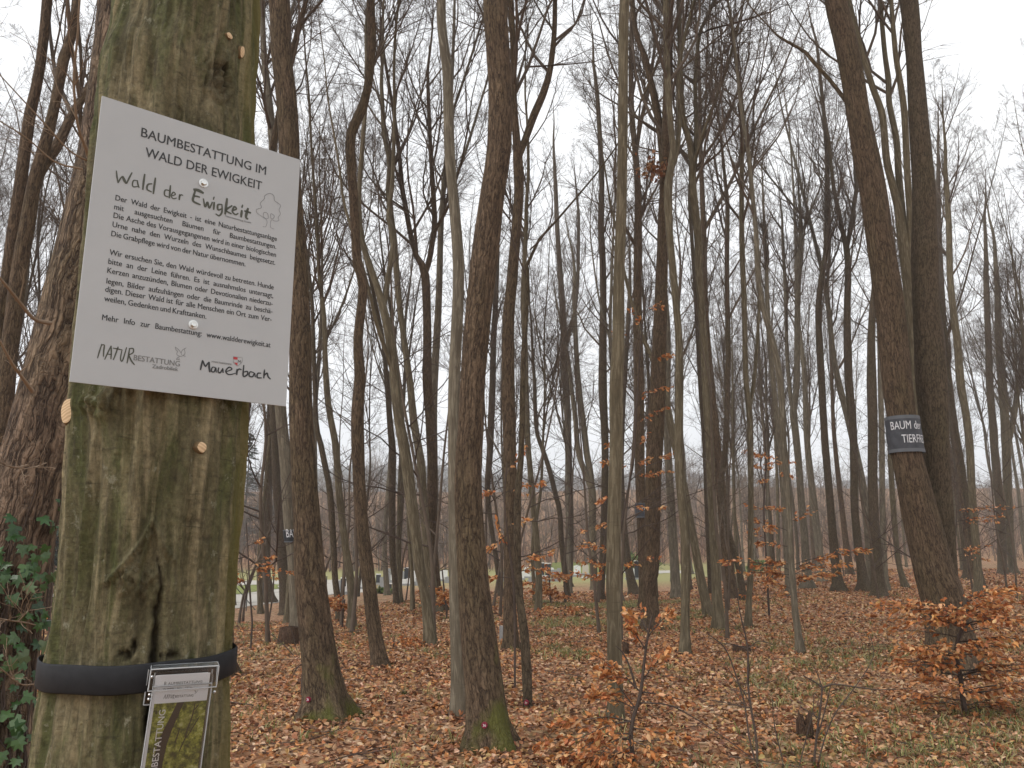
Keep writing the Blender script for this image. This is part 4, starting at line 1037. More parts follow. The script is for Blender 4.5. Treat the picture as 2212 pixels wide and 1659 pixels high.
put('L', 'thin dark stem left of the straight smooth grey tree, orange beech leaves around it', [(1296, 1298, 16), (1301, 1229, 15), (1306, 1080, 15), (1307, 955, 16), (1302, 830, 19), (1303, 665, 15), (1302, 565, 14), (1298, 490, 14), (1300, 400, 12), (1296, 300, 11), (1290, 200, 9)], bark='dark', zc=7, H=18, cl=3.5)
put('M', 'tree wearing a small dark banner, half hidden behind the rough barked oak', [(1392, 1318, 22), (1390, 1229, 22), (1384, 1080, 21), (1381, 955, 22), (1380, 830, 23), (1377, 665, 19), (1378, 540, 19), (1378, 415, 15), (1372, 325, 13), (1365, 250, 12), (1363, 150, 11), (1366, 0, 9)], bark='oak', zc=9, H=20, cl=4,
    forks=[([(1374, 330, 9), (1385, 260, 9), (1400, 200, 8), (1412, 120, 7)], 17)])
put('N', 'dark leaning stem between the straight smooth grey tree and the rough oak', [(1372, 1287, 25), (1361, 1244, 19), (1352, 1180, 16), (1345, 1100, 13), (1342, 1000, 12), (1345, 900, 11), (1352, 780, 10), (1360, 640, 9)], bark='dark', zc=6, H=15, cl=3)
put('O', 'leaning thick oak wrapped with the grey lettered banner, on the right',
    [(2066, 1463, 108), (2058, 1400, 98), (2046, 1330, 92), (2030, 1270, 86), (2016, 1229, 80), (1981, 1080, 68), (1959, 980, 61), (1948, 900, 58), (1937, 815, 61), (1922, 665, 58), (1904, 540, 55), (1886, 415, 53), (1868, 325, 52), (1854, 250, 47), (1843, 175, 46), (1823, 75, 46), (1804, 0, 44)], bark='oak', zc=9.0, H=20, levels=4, cl=4.0, fl=.2, sides=48, forks=[([(1840, 235, 9), (1819, 207, 9), (1790, 170, 8), (1754, 130, 8), (1736, 110, 7), (1684, 80, 5), (1659, 55, 3)], 6)])
put('P', 'upright thick tree sharing its foot with the leaning banner oak, on its right',
    [(2058, 1450, 60), (2050, 1380, 56), (2045, 1300, 54), (2038, 1229, 54), (2031, 1130, 56), (2026, 1030, 52), (2022, 980, 53), (2012, 830, 62), (2006, 740, 58), (2000, 665, 53), (1998, 540, 53), (1996, 415, 46), (1990, 330, 42), (1984, 250, 40), (1974, 120, 32), (1963, 0, 36)], bark='dark', zc=10.5, H=21, levels=3, cl=3.5, fl=.15)
put('Q', 'smooth stem splitting into several upright limbs between the two thick oaks',
    [(2004, 1245, 24), (1998, 1130, 28), (1992, 1000, 30), (1985, 830, 32), (1973, 690, 28), (1962, 590, 28), (1951, 515, 24), (1941, 450, 18), (1928, 400, 15), (1915, 345, 15), (1906, 250, 14), (1884, 185, 13), (1854, 85, 11), (1834, 0, 10)], Y=14, bark='smooth', zc=10, H=19, cl=3.5,
    forks=[([(1956, 540, 15), (1948, 450, 14), (1941, 375, 14), (1936, 300, 13), (1921, 225, 12), (1919, 175, 12), (1911, 112, 10), (1900, 0, 9)], 18), ([(1960, 570, 15), (1966, 480, 14), (1960, 375, 14), (1954, 250, 13), (1944, 175, 12), (1934, 112, 11), (1925, 0, 9)], 18)])
put('R', 'stout dark stem with a broken top, left of the leaning banner oak', [(1900, 1290, 31), (1894, 1229, 25), (1887, 1100, 20), (1885, 1030, 20), (1885, 905, 20), (1883, 830, 20), (1882, 740, 16), (1885, 665, 14), (1888, 620, 10), (1886, 560, 8)], bark='dark', zc=7, H=13, cl=2.6, fl=.3)
put('S', 'tall tree forking in a narrow V high up, left of the broken-topped dark stem', [(1868, 1278, 26), (1861, 1229, 19), (1851, 1155, 17), (1845, 1080, 15), (1845, 1020, 16), (1843, 930, 16), (1834, 830, 17), (1831, 740, 16), (1830, 665, 14), (1832, 590, 13), (1829, 540, 13), (1818, 490, 9), (1808, 440, 9), (1800, 400, 8), (1790, 300, 7)], bark='dark', zc=9, H=18, cl=3.2,
    forks=[([(1829, 535, 10), (1838, 490, 10), (1845, 440, 9), (1850, 400, 9), (1846, 330, 8), (1848, 250, 6)], 17)])
put('T', 'straight dark tree with a flared foot, standing alone behind the long orange beech spray', [(1813, 1279, 28), (1806, 1229, 19), (1797, 1130, 17), (1793, 1080, 16), (1782, 955, 15), (1775, 830, 15), (1770, 740, 14), (1768, 665, 13), (1776, 590, 12), (1784, 540, 11), (1787, 415, 11), (1786, 330, 9), (1780, 250, 8), (1765, 100, 6)], bark='dark', zc=8, H=18, cl=3.2)
put('U', 'slender pale beech stem rising through the long orange spray, foot on the litter', [(1730, 1417, 20), (1723, 1360, 15), (1716, 1310, 14), (1714, 1269, 13), (1710, 1229, 13), (1703, 1080, 13), (1693, 955, 13), (1686, 830, 14), (1670, 740, 13), (1648, 665, 12), (1637, 590, 11), (1633, 500, 10), (1625, 415, 9)], bark='grey', zc=6.5, H=14, cl=2.8, fl=.2)
put('U2', 'thin grey stem leaning beside the slender pale beech', [(1705, 1290, 14), (1700, 1229, 12), (1693, 1080, 12), (1682, 955, 11), (1671, 830, 12), (1662, 740, 11), (1657, 640, 10), (1655, 540, 8)], bark='grey', zc=7, H=16, cl=2.8)
put('V', 'forking grey tree behind the left end of the orange beech spray', [(1745, 1272, 24), (1741, 1210, 17), (1738, 1160, 16), (1731, 1080, 15), (1725, 1000, 15), (1718, 930, 15), (1714, 890, 15), (1721, 830, 13), (1722, 700, 12), (1725, 600, 11), (1730, 500, 9)], bark='grey', zc=8, H=18, cl=3.2, forks=[([(1715, 900, 9), (1706, 840, 9), (1700, 760, 8), (1697, 640, 8), (1690, 500, 6)], 16)])
put('W', 'thin straight stem with dark lenticels, left of the orange beech spray', [(1616, 1359, 16), (1618, 1290, 13), (1621, 1244, 14), (1622, 1080, 12), (1621, 955, 14), (1618, 880, 14), (1611, 815, 12), (1608, 665, 12), (1603, 540, 12), (1602, 415, 11), (1603, 300, 9)], bark='smooth', zc=8, H=17, cl=3.2, forks=[([(1618, 890, 9), (1628, 830, 9), (1635, 750, 8), (1640, 650, 7)], 14)])
put('X', 'stem leaning to the left just behind the thin straight lenticelled stem', [(1607, 1300, 16), (1596, 1229, 14), (1575, 1155, 13), (1560, 1100, 12), (1558, 1040, 13), (1566, 980, 14), (1570, 905, 13), (1571, 830, 13), (1573, 740, 12), (1570, 600, 11), (1572, 450, 9)], bark='dark', zc=7, H=19, cl=3.3)
put('Yt', 'thin dark stem tight against the left side of the forking smooth tree', [(1536, 1285, 12), (1533, 1229, 12), (1527, 1080, 12), (1522, 955, 12), (1513, 830, 11), (1508, 740, 10), (1500, 600, 9), (1490, 450, 8)], bark='dark', zc=7, H=18, cl=3.2)
put('Za', 'pale smooth stem right of the two thick oaks, its base clear of the beech leaves', [(2114, 1291, 19), (2112, 1229, 17), (2101, 1080, 15), (2094, 955, 16), (2086, 890, 15), (2075, 830, 17), (2068, 740, 15), (2058, 665, 14), (2052, 590, 13), (2050, 500, 12), (2046, 415, 10)], bark='smooth', zc=8, H=17, cl=3.2)
put('Zb', 'curved dark stem in the gap right behind the upright thick tree', [(2094, 1252, 22), (2088, 1205, 18), (2076, 1080, 17), (2072, 1005, 18), (2060, 930, 15), (2050, 830, 15), (2040, 740, 14), (2035, 640, 12), (2030, 540, 11), (2026, 415, 10)], bark='dark', zc=8, H=19, cl=3.2)
put('Zc', 'dark straight stem next to the frame edge, left of the pale forked one', [(2166, 1242, 19), (2162, 1130, 17), (2155, 1040, 17), (2149, 980, 16), (2143, 900, 15), (2138, 830, 15), (2135, 740, 13), (2130, 600, 11)], bark='dark', zc=9, H=20, cl=3.8)
put('Zd', 'pale stem with a side limb, last one before the right edge of the photo', [(2190, 1240, 17), (2183, 1180, 16), (2178, 1080, 17), (2173, 955, 18), (2169, 880, 18), (2165, 830, 18), (2158, 740, 15), (2155, 640, 12)], bark='smooth', zc=9, H=20, cl=3.8, forks=[([(2174, 980, 12), (2190, 900, 11), (2200, 830, 10), (2210, 740, 9)], 17)])
put('Ze', 'thin pale straight pole of a tree close to the left of the leaning banner oak', [(1917, 1277, 13), (1911, 1229, 13), (1906, 1080, 12), (1905, 955, 12), (1902, 830, 11), (1900, 740, 10), (1896, 640, 8)], bark='grey', zc=7, H=14, cl=2.4)
put('Zf', 'bowed thin stem just left of the foot of the leaning banner oak', [(1957, 1271, 14), (1944, 1229, 12), (1937, 1180, 11), (1930, 1100, 12), (1924, 1000, 11), (1920, 880, 10), (1915, 760, 8)], bark='smooth', zc=7, H=15, cl=2.6)
# between the notice and the central oak
put('a1', 'slim dark stem curving right of the mossy-footed oak', [(735, 1342, 15), (729, 1290, 14), (723, 1244, 13), (722, 1205, 13), (716, 1105, 14), (711, 1050, 13), (702, 1005, 13), (692, 955, 12), (684, 920, 10), (680, 830, 10), (677, 740, 9), (674, 650, 8)], bark='dark', zc=6.5, H=17, cl=3)
put('a2', 'slim stem leaning left to right whose foot shows just left of the S-kinked tree', [(759, 1360, 18), (760, 1300, 17), (757, 1244, 18), (751, 1215, 17), (743, 1155, 15), (734, 1080, 15), (728, 1000, 15), (725, 960, 15), (717, 920, 14), (710, 880, 13), (705, 830, 13), (702, 760, 11), (700, 680, 10), (690, 600, 8)], bark='smooth', zc=6.5, H=17, cl=3)
put('a3', 'smooth snaking tree that crosses behind the S-kinked tree higher up', [(930, 1397, 24), (925, 1340, 23), (919, 1290, 22), (911, 1244, 23), (907, 1229, 23), (898, 1155, 24), (888, 1080, 24), (879, 1005, 24), (872, 960, 24), (862, 905, 22), (853, 830, 21), (848, 775, 20), (839, 715, 19), (828, 665, 17), (815, 620, 15), (796, 565, 14), (782, 520, 12), (775, 440, 11), (780, 350, 10)], bark='smooth', zc=9, H=18, cl=3.5,
    forks=[([(828, 668, 12), (838, 600, 12), (848, 540, 11), (846, 500, 11), (838, 460, 10), (846, 415, 10), (850, 330, 8)], 17), ([(846, 800, 9), (835, 760, 9), (818, 715, 9), (811, 690, 9), (805, 660, 8), (790, 600, 7)], 12)])
put('a4', 'smooth tree curving left, its foot beside the pale stem behind the central oak', [(942, 1325, 25), (936, 1290, 23), (930, 1244, 22), (921, 1155, 19), (914, 1080, 18), (910, 1005, 18), (902, 955, 17), (893, 905, 17), (886, 830, 15), (875, 750, 13), (864, 665, 13), (859, 615, 13), (851, 515, 13), (845, 470, 13), (840, 415, 14), (842, 350, 12), (830, 290, 10), (826, 220, 9)], bark='smooth', zc=9, H=19, cl=3.6)
put('a5', 'dark tree with a wide Y fork left of the pale stem behind the central oak', [(948, 1322, 29), (942, 1280, 25), (937, 1229, 24), (932, 1155, 24), (933, 1080, 24), (934, 1005, 22), (930, 905, 22), (923, 830, 21), (923, 740, 19), (922, 665, 18), (918, 590, 18), (907, 565, 13), (897, 547, 12), (886, 502, 11), (875, 440, 11), (870, 415, 10), (862, 330, 9), (850, 240, 8)], bark='oak', zc=9, H=19, cl=3.8,
    forks=[([(918, 592, 12), (928, 560, 12), (934, 520, 12), (939, 490, 12), (936, 415, 11), (930, 320, 9), (925, 200, 8)], 18), ([(936, 505, 7), (955, 470, 7), (972, 440, 6), (985, 390, 5)], 15)])
put('b1', 'wavy thin dark stem rising in front of the gravestones', [(857, 1307, 12), (852, 1244, 12), (848, 1205, 13), (847, 1080, 15), (848, 980, 16), (844, 930, 14), (840, 880, 12), (836, 830, 11), (828, 740, 9)], bark='dark', zc=7.5, H=17, cl=3)
put('b2', 'thin stem close to the right of the wavy dark one, in front of the gravestones', [(866, 1305, 10), (862, 1229, 10), (863, 1080, 10), (867, 980, 10), (865, 900, 9), (858, 830, 8), (852, 740, 7)], bark='smooth', zc=7, H=15, cl=2.6)
put('c1', 'short thin bare sapling between the gravestones and the curving smooth tree', [(891, 1322, 11), (890, 1244, 9), (883, 1155, 7), (880, 1090, 5)], bark='smooth', zc=2, H=4.5, cl=1.3, levels=2, n1=8, fl=.1)
put('d1', 'thin bent stem visible just right of the thick central oak', [(1083, 1290, 13), (1075, 1229, 11), (1066, 1170, 11), (1056, 1100, 11), (1053, 1050, 13), (1058, 980, 14), (1061, 905, 15), (1064, 830, 14), (1066, 740, 13), (1070, 665, 12), (1075, 540, 9)], bark='dark', zc=8, H=18, cl=3.2)
put('e1', 'plain thin brown stem right of the dark crooked stem with the disc', [(1163, 1324, 15), (1164, 1244, 15), (1160, 1180, 14), (1151, 1080, 13), (1144, 1000, 12), (1140, 955, 13), (1136, 830, 12), (1134, 740, 12), (1130, 640, 11), (1136, 500, 9)], bark='smooth', zc=7, H=17, cl=3.2)
put('f1', 'dark stem sweeping from upper left to lower right in front of the headstones', [(1227, 1296, 13), (1221, 1244, 12), (1213, 1170, 12), (1209, 1105, 11), (1198, 1060, 11), (1187, 1015, 11), (1172, 970, 10), (1160, 935, 9), (1156, 880, 9), (1155, 830, 8)], bark='dark', zc=6, H=14, cl=3)
put('g1', 'straight dark tree standing between the dark headstones and the two pale ones', [(1228, 1268, 15), (1230, 1205, 18), (1231, 1130, 17), (1229, 1055, 18), (1228, 980, 15), (1226, 900, 15), (1222, 830, 17), (1219, 740, 15), (1214, 640, 13), (1205, 520, 11), (1200, 400, 9)], bark='dark', zc=8, H=20, cl=4, forks=[([(1219, 750, 9), (1238, 690, 9), (1248, 600, 8), (1250, 480, 7)], 18)])
put('h1', 'tree forking low into two curved limbs, left of the straight smooth grey tree', [(1284, 1275, 17), (1282, 1229, 17), (1280, 1130, 16), (1279, 1060, 17), (1268, 1030, 13), (1250, 980, 12), (1243, 905, 11), (1236, 850, 10), (1228, 780, 9)], bark='smooth', zc=8, H=18, cl=3.4, forks=[([(1279, 1060, 15), (1274, 1015, 15), (1267, 975, 14), (1259, 905, 13), (1251, 840, 12), (1245, 760, 11), (1240, 640, 9)], 18)])
# left side
put('l1', 'leftmost tall grey tree, leaning right across the corner of the sky', [(-70, 1420, 30), (-55, 1250, 29), (-40, 1000, 27), (-20, 800, 25), (10, 632, 24), (28, 500, 24), (44, 400, 24), (64, 250, 23), (78, 190, 21), (89, 125, 20), (102, 0, 20)], Y=8.5, bark='oak', zc=8.2, H=20, cl=4)
put('l2', 'second tree from the left with a strong side limb forking to the right', [(-40, 1400, 46), (-25, 1250, 42), (-10, 1000, 38), (6, 900, 36), (20, 763, 34), (41, 589, 32), (60, 480, 30), (73, 400, 27), (88, 345, 26), (107, 275, 22), (124, 200, 20), (138, 125, 22), (155, 75, 18), (165, 0, 17)], Y=8, bark='oak', zc=6.5, H=20, cl=4, n1=20,
    forks=[([(74, 400, 20), (95, 358, 21), (125, 312, 22), (155, 250, 18), (185, 200, 15), (215, 140, 13)], 14)])
put('l4', 'dark leaning stem in the gap between the ivy and the hornbeam', [(121, 1390, 34), (130, 1330, 28), (145, 1244, 25), (160, 1150, 20), (170, 1050, 18), (178, 900, 16), (185, 700, 14)], bark='oak', zc=5, H=15, cl=3)
put('l5', 'stem just visible along the right edge of the hornbeam below the notice', [(494, 1464, 34), (490, 1400, 28), (493, 1300, 22), (503, 1195, 18), (515, 1080, 18), (522, 1000, 17), (530, 900, 18), (535, 850, 18), (548, 700, 17), (560, 500, 15)], bark='oak', zc=6.5, H=17, cl=3)
put('m1', 'pale smooth tree with a small black banner, behind the mossy-footed oak', [(642, 1372, 28), (636, 1250, 25), (632, 1200, 23), (624, 1130, 23), (615, 980, 24), (606, 880, 24), (597, 700, 22), (592, 450, 19), (590, 320, 18), (582, 230, 16), (572, 140, 14), (568, 75, 12), (566, 0, 11)], bark='grey', zc=9, H=18, cl=3.4, forks=[([(590, 330, 10), (604, 260, 9), (612, 150, 8), (625, 60, 6)], 16)])
put('l6', 'dark stem left of the mossy-footed oak in front of the gravel path', [(624, 1328, 38), (617, 1260, 28), (612, 1229, 24), (605, 1130, 20), (598, 1055, 18), (594, 955, 16), (588, 830, 15), (585, 700, 13)], bark='dark', zc=7.5, H=18, cl=3.4)
put('l7', 'dark straight stem between the hornbeam and the gravel path', [(583, 1302, 24), (577, 1260, 22), (573, 1229, 21), (576, 1130, 19), (580, 1030, 17), (583, 905, 15), (585, 830, 13)], bark='dark', zc=8, H=18, cl=3.4)
put('l8', 'thin pale young stem leaning in front of the dark straight one by the path', [(563, 1326, 12), (560, 1244, 11), (562, 1180, 10), (568, 1105, 9), (578, 1005, 8), (585, 920, 7), (590, 850, 5)], bark='smooth', zc=5, H=11, cl=2.4)

# deeper trees that nothing tells apart: five shapes, copied
def proto(i, H, r, forkz, bark):
    rng = np.random.default_rng(900 + i)
    n = 9; z = np.linspace(0, H, n)
    x = np.cumsum(np.r_[0, rng.normal(0, .10, n - 1)]) ; y = np.cumsum(np.r_[0, rng.normal(0, .10, n - 1)])
    P = np.stack([x, y, z], 1); Rr = r * (1 - .93 * (z / H) ** .9); Rr = np.maximum(Rr, .008)
    axes = [(P, Rr)]
    for s_ in range(2):
        k = int(forkz * (n - 1)) + s_; d = norm(np.array([rng.normal(0, .3), rng.normal(0, .3), 1])); pts = [P[k]]
        for j in range(5): d = norm(d + np.array([0, 0, .12]) + rng.normal(0, .06, 3)); pts.append(pts[-1] + d * (H - z[k]) * .19)
        axes.append((np.array(pts), Rr[k] * np.linspace(.7, .1, 6)))
    root = empty('bare_tree', (0, 0, 0), '', 'tree')
    trunk_mesh(rng, axes, 0.0, 10, fl=.3).build('trunk', M[bark], root)
    mb = MB(); crown(mb, rng, axes, H * .34, 3.4, .82, 4, 14, rmin=.003); mb.build('crown', M['twig'], root)
    return root
protos = [proto(i, h, r, f, b_) for i, (h, r, f, b_) in enumerate([(18, .13, .45, 'dark'), (20, .16, .5, 'oak'), (16, .10, .4, 'smooth'), (19, .14, .55, 'grey'), (17, .12, .5, 'dark'), (15, .07, .4, 'smooth'), (17, .08, .5, 'dark'), (16, .075, .45, 'grey')])]
def deep_trees():
    rng = np.random.default_rng(42); used = [np.array(l[1][:2]) for l in TREES]; k = 0; first = {}
    GR = {'left': ('bare trees behind the notice', 'bare tree deep in the wood on the left, behind the hornbeam and the notice'),
          'mid': ('bare trees at the edge of the cemetery', 'bare slender tree deep in the wood, on its edge towards the cemetery'),
          'right': ('bare trees deep in the right-hand wood', 'bare slender tree deep in the right-hand wood, beyond the named stems')}
    spec = []
    for i in range(400):
        a = rng.uniform(-.82, .90); Y = rng.uniform(20, 78)
        if a < -.40:
            if Y < 11 or Y > 30 : continue
            z_ = 'left'
        elif a < .16:
            if Y < 21 or Y > 42 or rng.random() > .8: continue
            z_ = 'mid'
        else:
            if Y < (21 if a > .5 else 26): continue
            z_ = 'right'
        spec.append((a * Y, Y, z_))
    cnt = dict(left=0, mid=0, right=0); lim = dict(left=22, mid=28, right=60)
    for (x, y, z_) in spec:
        if cnt[z_] >= lim[z_]: continue
        if any(np.hypot(*(u - [x, y])) < 1.7 for u in used): continue
        # keep the view of the named stems: not exactly on one line with them
        used.append(np.array([x, y])); cnt[z_] += 1
        pi = int(rng.integers(0, 8)); o = protos[pi] if pi not in first else copy_tree(protos[pi]); first[pi] = 1
        s = rng.uniform(.85, 1.2) * (1.15 if z_ == 'right' else 1)
        o.location = (x, y, float(ground(x, y)) - .05); o.rotation_euler = (rng.normal(0, .03), rng.normal(0, .03), rng.uniform(0, 6.28)); o.scale = (s, s, s * rng.uniform(.92, 1.08))
        o['label'] = GR[z_][1]; o['group'] = GR[z_][0]
    for i, p in enumerate(protos):
        if i not in first:
            for ch in list(p.children): bpy.data.objects.remove(ch)
            bpy.data.objects.remove(p)
deep_trees()

# thin understory with low, spreading twigs
def understory():
    rng = np.random.default_rng(91); ps = []
    for i in range(4):
        r_ = np.random.default_rng(300 + i); H = [6.5, 8.5, 5.0, 7.5][i]; n = 8; z = np.linspace(0, H, n)
        P = np.stack([np.cumsum(np.r_[0, r_.normal(0, .09, n - 1)]), np.cumsum(np.r_[0, r_.normal(0, .09, n - 1)]), z], 1); Rr = np.maximum(.034 * (1 - .9 * z / H), .005)
        root = empty('young_tree', (0, 0, 0), '', 'tree'); trunk_mesh(r_, [(P, Rr)], 0.0, 8, fl=.2).build('trunk', M['twig'], root)
        mb = MB(); crown(mb, r_, [(P, Rr)], H * .12, 2.3, .8, 3, 20, up1=.02, ang1=(42, 82), rmin=.0022); mb.build('crown', M['twigdark' if i % 2 else 'twig'], root); ps.append(root)
    first = set(); used = [np.array(l[1][:2]) for l in TREES]; k = 0
    while k < 46:
        a = rng.uniform(-.70, .72); Y = rng.uniform(13, 52) if a > .15 else rng.uniform(13, 30)
        if -.55 < a < -.36 and Y < 16: continue
        x = a * Y
        if any(np.hypot(*(u - [x, Y])) < 1.0 for u in used): continue
        used.append(np.array([x, Y])); pi = int(rng.integers(0, 4)); o = ps[pi] if pi not in first else copy_tree(ps[pi]); first.add(pi); k += 1
        s = rng.uniform(.8, 1.25); o.location = (x, Y, float(ground(x, Y)) - .03); o.scale = (s, s, s); o.rotation_euler = (rng.normal(0, .06), rng.normal(0, .06), rng.uniform(0, 6.28))
        o['label'] = 'thin bare young tree with low spreading twigs among the taller stems'; o['group'] = 'thin bare young trees of the understory'
understory()
# ------------------------------------------------------------------ far wood: reads as one brown mass on the slope
def far_wood():
    rng = np.random.default_rng(11)
    n = 1150
    az = rng.uniform(-.80, .82, n); Y = 84 + 120 * rng.random(n) ** 1.4
    X = az * Y; Z = ground(X, Y)
    H = rng.uniform(5.5, 12.5, n) * (.8 + .35 * (vn(az * 9, Y * .05) + .5))
    base = np.stack([X, Y, Z - .2], 1)
    K = 5; t = np.linspace(0, 1, K)
    lean = rng.normal(0, .10, (n, 2))
    P = base[:, None] + np.stack([lean[:, :1] * H[:, None] * t + rng.normal(0, .25, (n, K)) * t, lean[:, 1:] * H[:, None] * t, H[:, None] * t], -1)
    Rr = rng.uniform(.05, .13, n)[:, None] * (1 - .85 * t)
    mb = MB(); tubes(mb, P, Rr, 4)
    A = grow(rng, P, Rr, H, 13, .10, 1, (28, 72), (.28, .48), 4, .07, .22, .6, .012)
    tubes(mb, A[0], A[1], 3)
    B = grow(rng, *A, 6, .1, 1, (25, 70), (.4, .75), 3, .03, .28, .7, .008)
    tubes(mb, B[0], B[1], 3)
    tag(mb.build('far_woodland', M['farwood']), kind='stuff')
    # scrub at the foot of the slope
    n = 2600; az = rng.uniform(-.7, .7, n); Y = rng.uniform(80, 150, n); X = az * Y; Z = ground(X, Y)
    P0 = np.stack([X, Y, Z], 1); H = rng.uniform(1.0, 3.0, n)
    P = P0[:, None] + np.stack([rng.normal(0, .3, (n, 3)) * [0, .5, 1], rng.normal(0, .3, (n, 3)) * [0, .5, 1], H[:, None] * np.array([0, .5, 1.])], -1)
    mb = MB(); A = (P, np.full((n, 3), .03), H); tubes(mb, P, A[1], 3)
    B = grow(rng, *A, 9, .1, 1, (15, 60), (.4, .8), 3, .1, .25, .7, .012); tubes(mb, B[0], B[1], 3)
    tag(mb.build('valley_scrub', twig_mat('reddish_scrub', (.13, .075, .055), (.21, .13, .09))), kind='stuff')
far_wood()

# conifers, misty behind the gravel path and left of the hornbeam
def spruce(label, x, y, H, seed, group=None):
    rng = np.random.default_rng(seed); z = float(ground(x, y))
    root = empty('spruce_tree', (x, y, z), label, 'tree', group)
    tb = MB(); P = np.array([[x, y, z - .2], [x, y, z + H * .5], [x, y, z + H]]); tubes(tb, P[None], np.array([[.2, .12, .02]]), 8, bk=(0, 0, 0, z)); tb.build('trunk', M['dark'], root)
    n = 150; h = rng.uniform(.06, .98, n) * H; a = rng.uniform(0, 6.283, n); L = (H - h) * .26 + .35
    A = np.stack([np.full(n, x), np.full(n, y), z + h], 1); d = np.stack([np.cos(a), np.sin(a), np.full(n, -.12)], 1)
    pos = []; fw = []
    mb = MB()
    Pb = np.stack([A, A + d * L[:, None] * .55, A + d * L[:, None] + [0, 0, .12]], 1); tubes(mb, Pb, np.array([[.03, .02, .01]] * n), 3)
    for s in np.linspace(.15, 1, 9):
        for sd in (-1, 1, 0):
            q = A + d * L[:, None] * s; side = np.cross(d, [0, 0, 1.]); f = norm(d * .6 + side * sd * .8 + rng.normal(0, .15, (n, 3)) + [0, 0, -.35])
            pos.append(q + f * .12); fw.append(f)
    pos = np.concatenate(pos); fw = np.concatenate(fw)
    nr = norm(np.array([0, 0, 1.]) + rng.normal(0, .3, pos.shape))
    leaf_shapes(mb, pos, fw, nr, np.full(len(pos), .42), np.full(len(pos), .16), pick(rng, np.array([(.050, .072, .046), (.066, .086, .054), (.040, .058, .040)]), len(pos)), rng, False, .1)
    mb.A['col'][0][:] = (.06, .045, .035, 1)
    mb.build('crown', M['leaf'], root)
for i, (az, y, H) in enumerate([(-.335, 118, 17), (-.30, 128, 15), (-.277, 122, 16), (-.37, 112, 16), (-.58, 45, 9), (-.55, 50, 10), (-.62, 48, 11)]):
    spruce(['dark green spruce left of the mossy-footed oak, beyond the gravel path', 'dark green spruce behind the pale tree with the small black banner', 'spruce peeping out right beside the mossy-footed oak at the path',
            'dark green spruce nearest the right edge of the hornbeam', 'small spruce between the ivy and the hornbeam', 'spruce beyond the white boxes at the ivy', 'spruce mostly covered by the ivy oak'][i], az * y, y, H, 60 + i)

# ------------------------------------------------------------------ cemetery
STONE = {'white': speck('white_stone', (.70, .70, .68), (.82, .82, .80), 30), 'cream': speck('cream_stone', (.50, .45, .36), (.64, .58, .48), 30), 'grey': speck('grey_stone', (.26, .26, .26), (.40, .40, .39), 30), 'black': plain('black_granite', (.03, .031, .035), .25)}
def headstone(x, y, h, w, kind, col, label):
    Y = ghit(x, y); p = at(x, y, Y); sc_ = Y * cT / F
    hh, ww = h * sc_ * 1.15, w * sc_ * 1.2; zg = float(ground(p[0], Y)); th = max(.12, min(.22, ww * .3))
    root = empty('headstone' if kind != 'cross' else 'stone_cross', (p[0], Y, zg), label, 'gravestone', 'gravestones in the cemetery')
    pl = MB(); pl.box((p[0], Y, zg + .04), (ww * .72, 0, 0), (0, th * 1.1, 0), (0, 0, .10)); pl.build('plinth', STONE['grey'], root, smooth=False)
    sl = MB()
    if kind == 'cross':
        sl.box((p[0], Y, zg + hh * .5 + .1), (ww * .18, 0, 0), (0, ww * .16, 0), (0, 0, hh * .5 - .05)); sl.box((p[0] - ww * .32, Y, zg + hh * .72), (ww * .139, 0, 0), (0, ww * .14, 0), (0, 0, ww * .16)); sl.box((p[0] + ww * .32, Y, zg + hh * .72), (ww * .139, 0, 0), (0, ww * .14, 0), (0, 0, ww * .16))
        sl.build('cross', STONE[col], root, smooth=False); return
    if kind == 'slant': top = [(-.5, .86), (.5, 1.0)]
    elif kind == 'round': top = [(-.5 * math.cos(a), .84 + .16 * math.sin(a)) for a in np.linspace(0, math.pi, 9)]
    elif kind == 'gable': top = [(-.5, .88), (0, 1.0), (.5, .88)]
    else: top = [(-.5, 1.0), (.5, 1.0)]
    prof = [(-.5, 0)] + top + [(.5, 0)]
    f_ = [np.array([p[0] + a * ww, Y - th / 2, zg + .13 + b_ * (hh - .13)]) for a, b_ in prof]; n = len(prof)
    V = np.array(f_ + [q + [0, th, 0] for q in f_])
    tr = [[0, i, i + 1] for i in range(1, n - 1)] + [[n, n + i + 1, n + i] for i in range(1, n - 1)]
    sl.add(V, [[i, n + i, n + (i + 1) % n, (i + 1) % n] for i in range(n)], tr); sl.build('slab', STONE[col], root, smooth=False)
    if col in ('black',):
        cp = MB(); cp.box((p[0], Y, zg + hh + .03), (ww * .56, 0, 0), (0, th * .62, 0), (0, 0, .03)); cp.build('coping', STONE['white'], root, smooth=False)
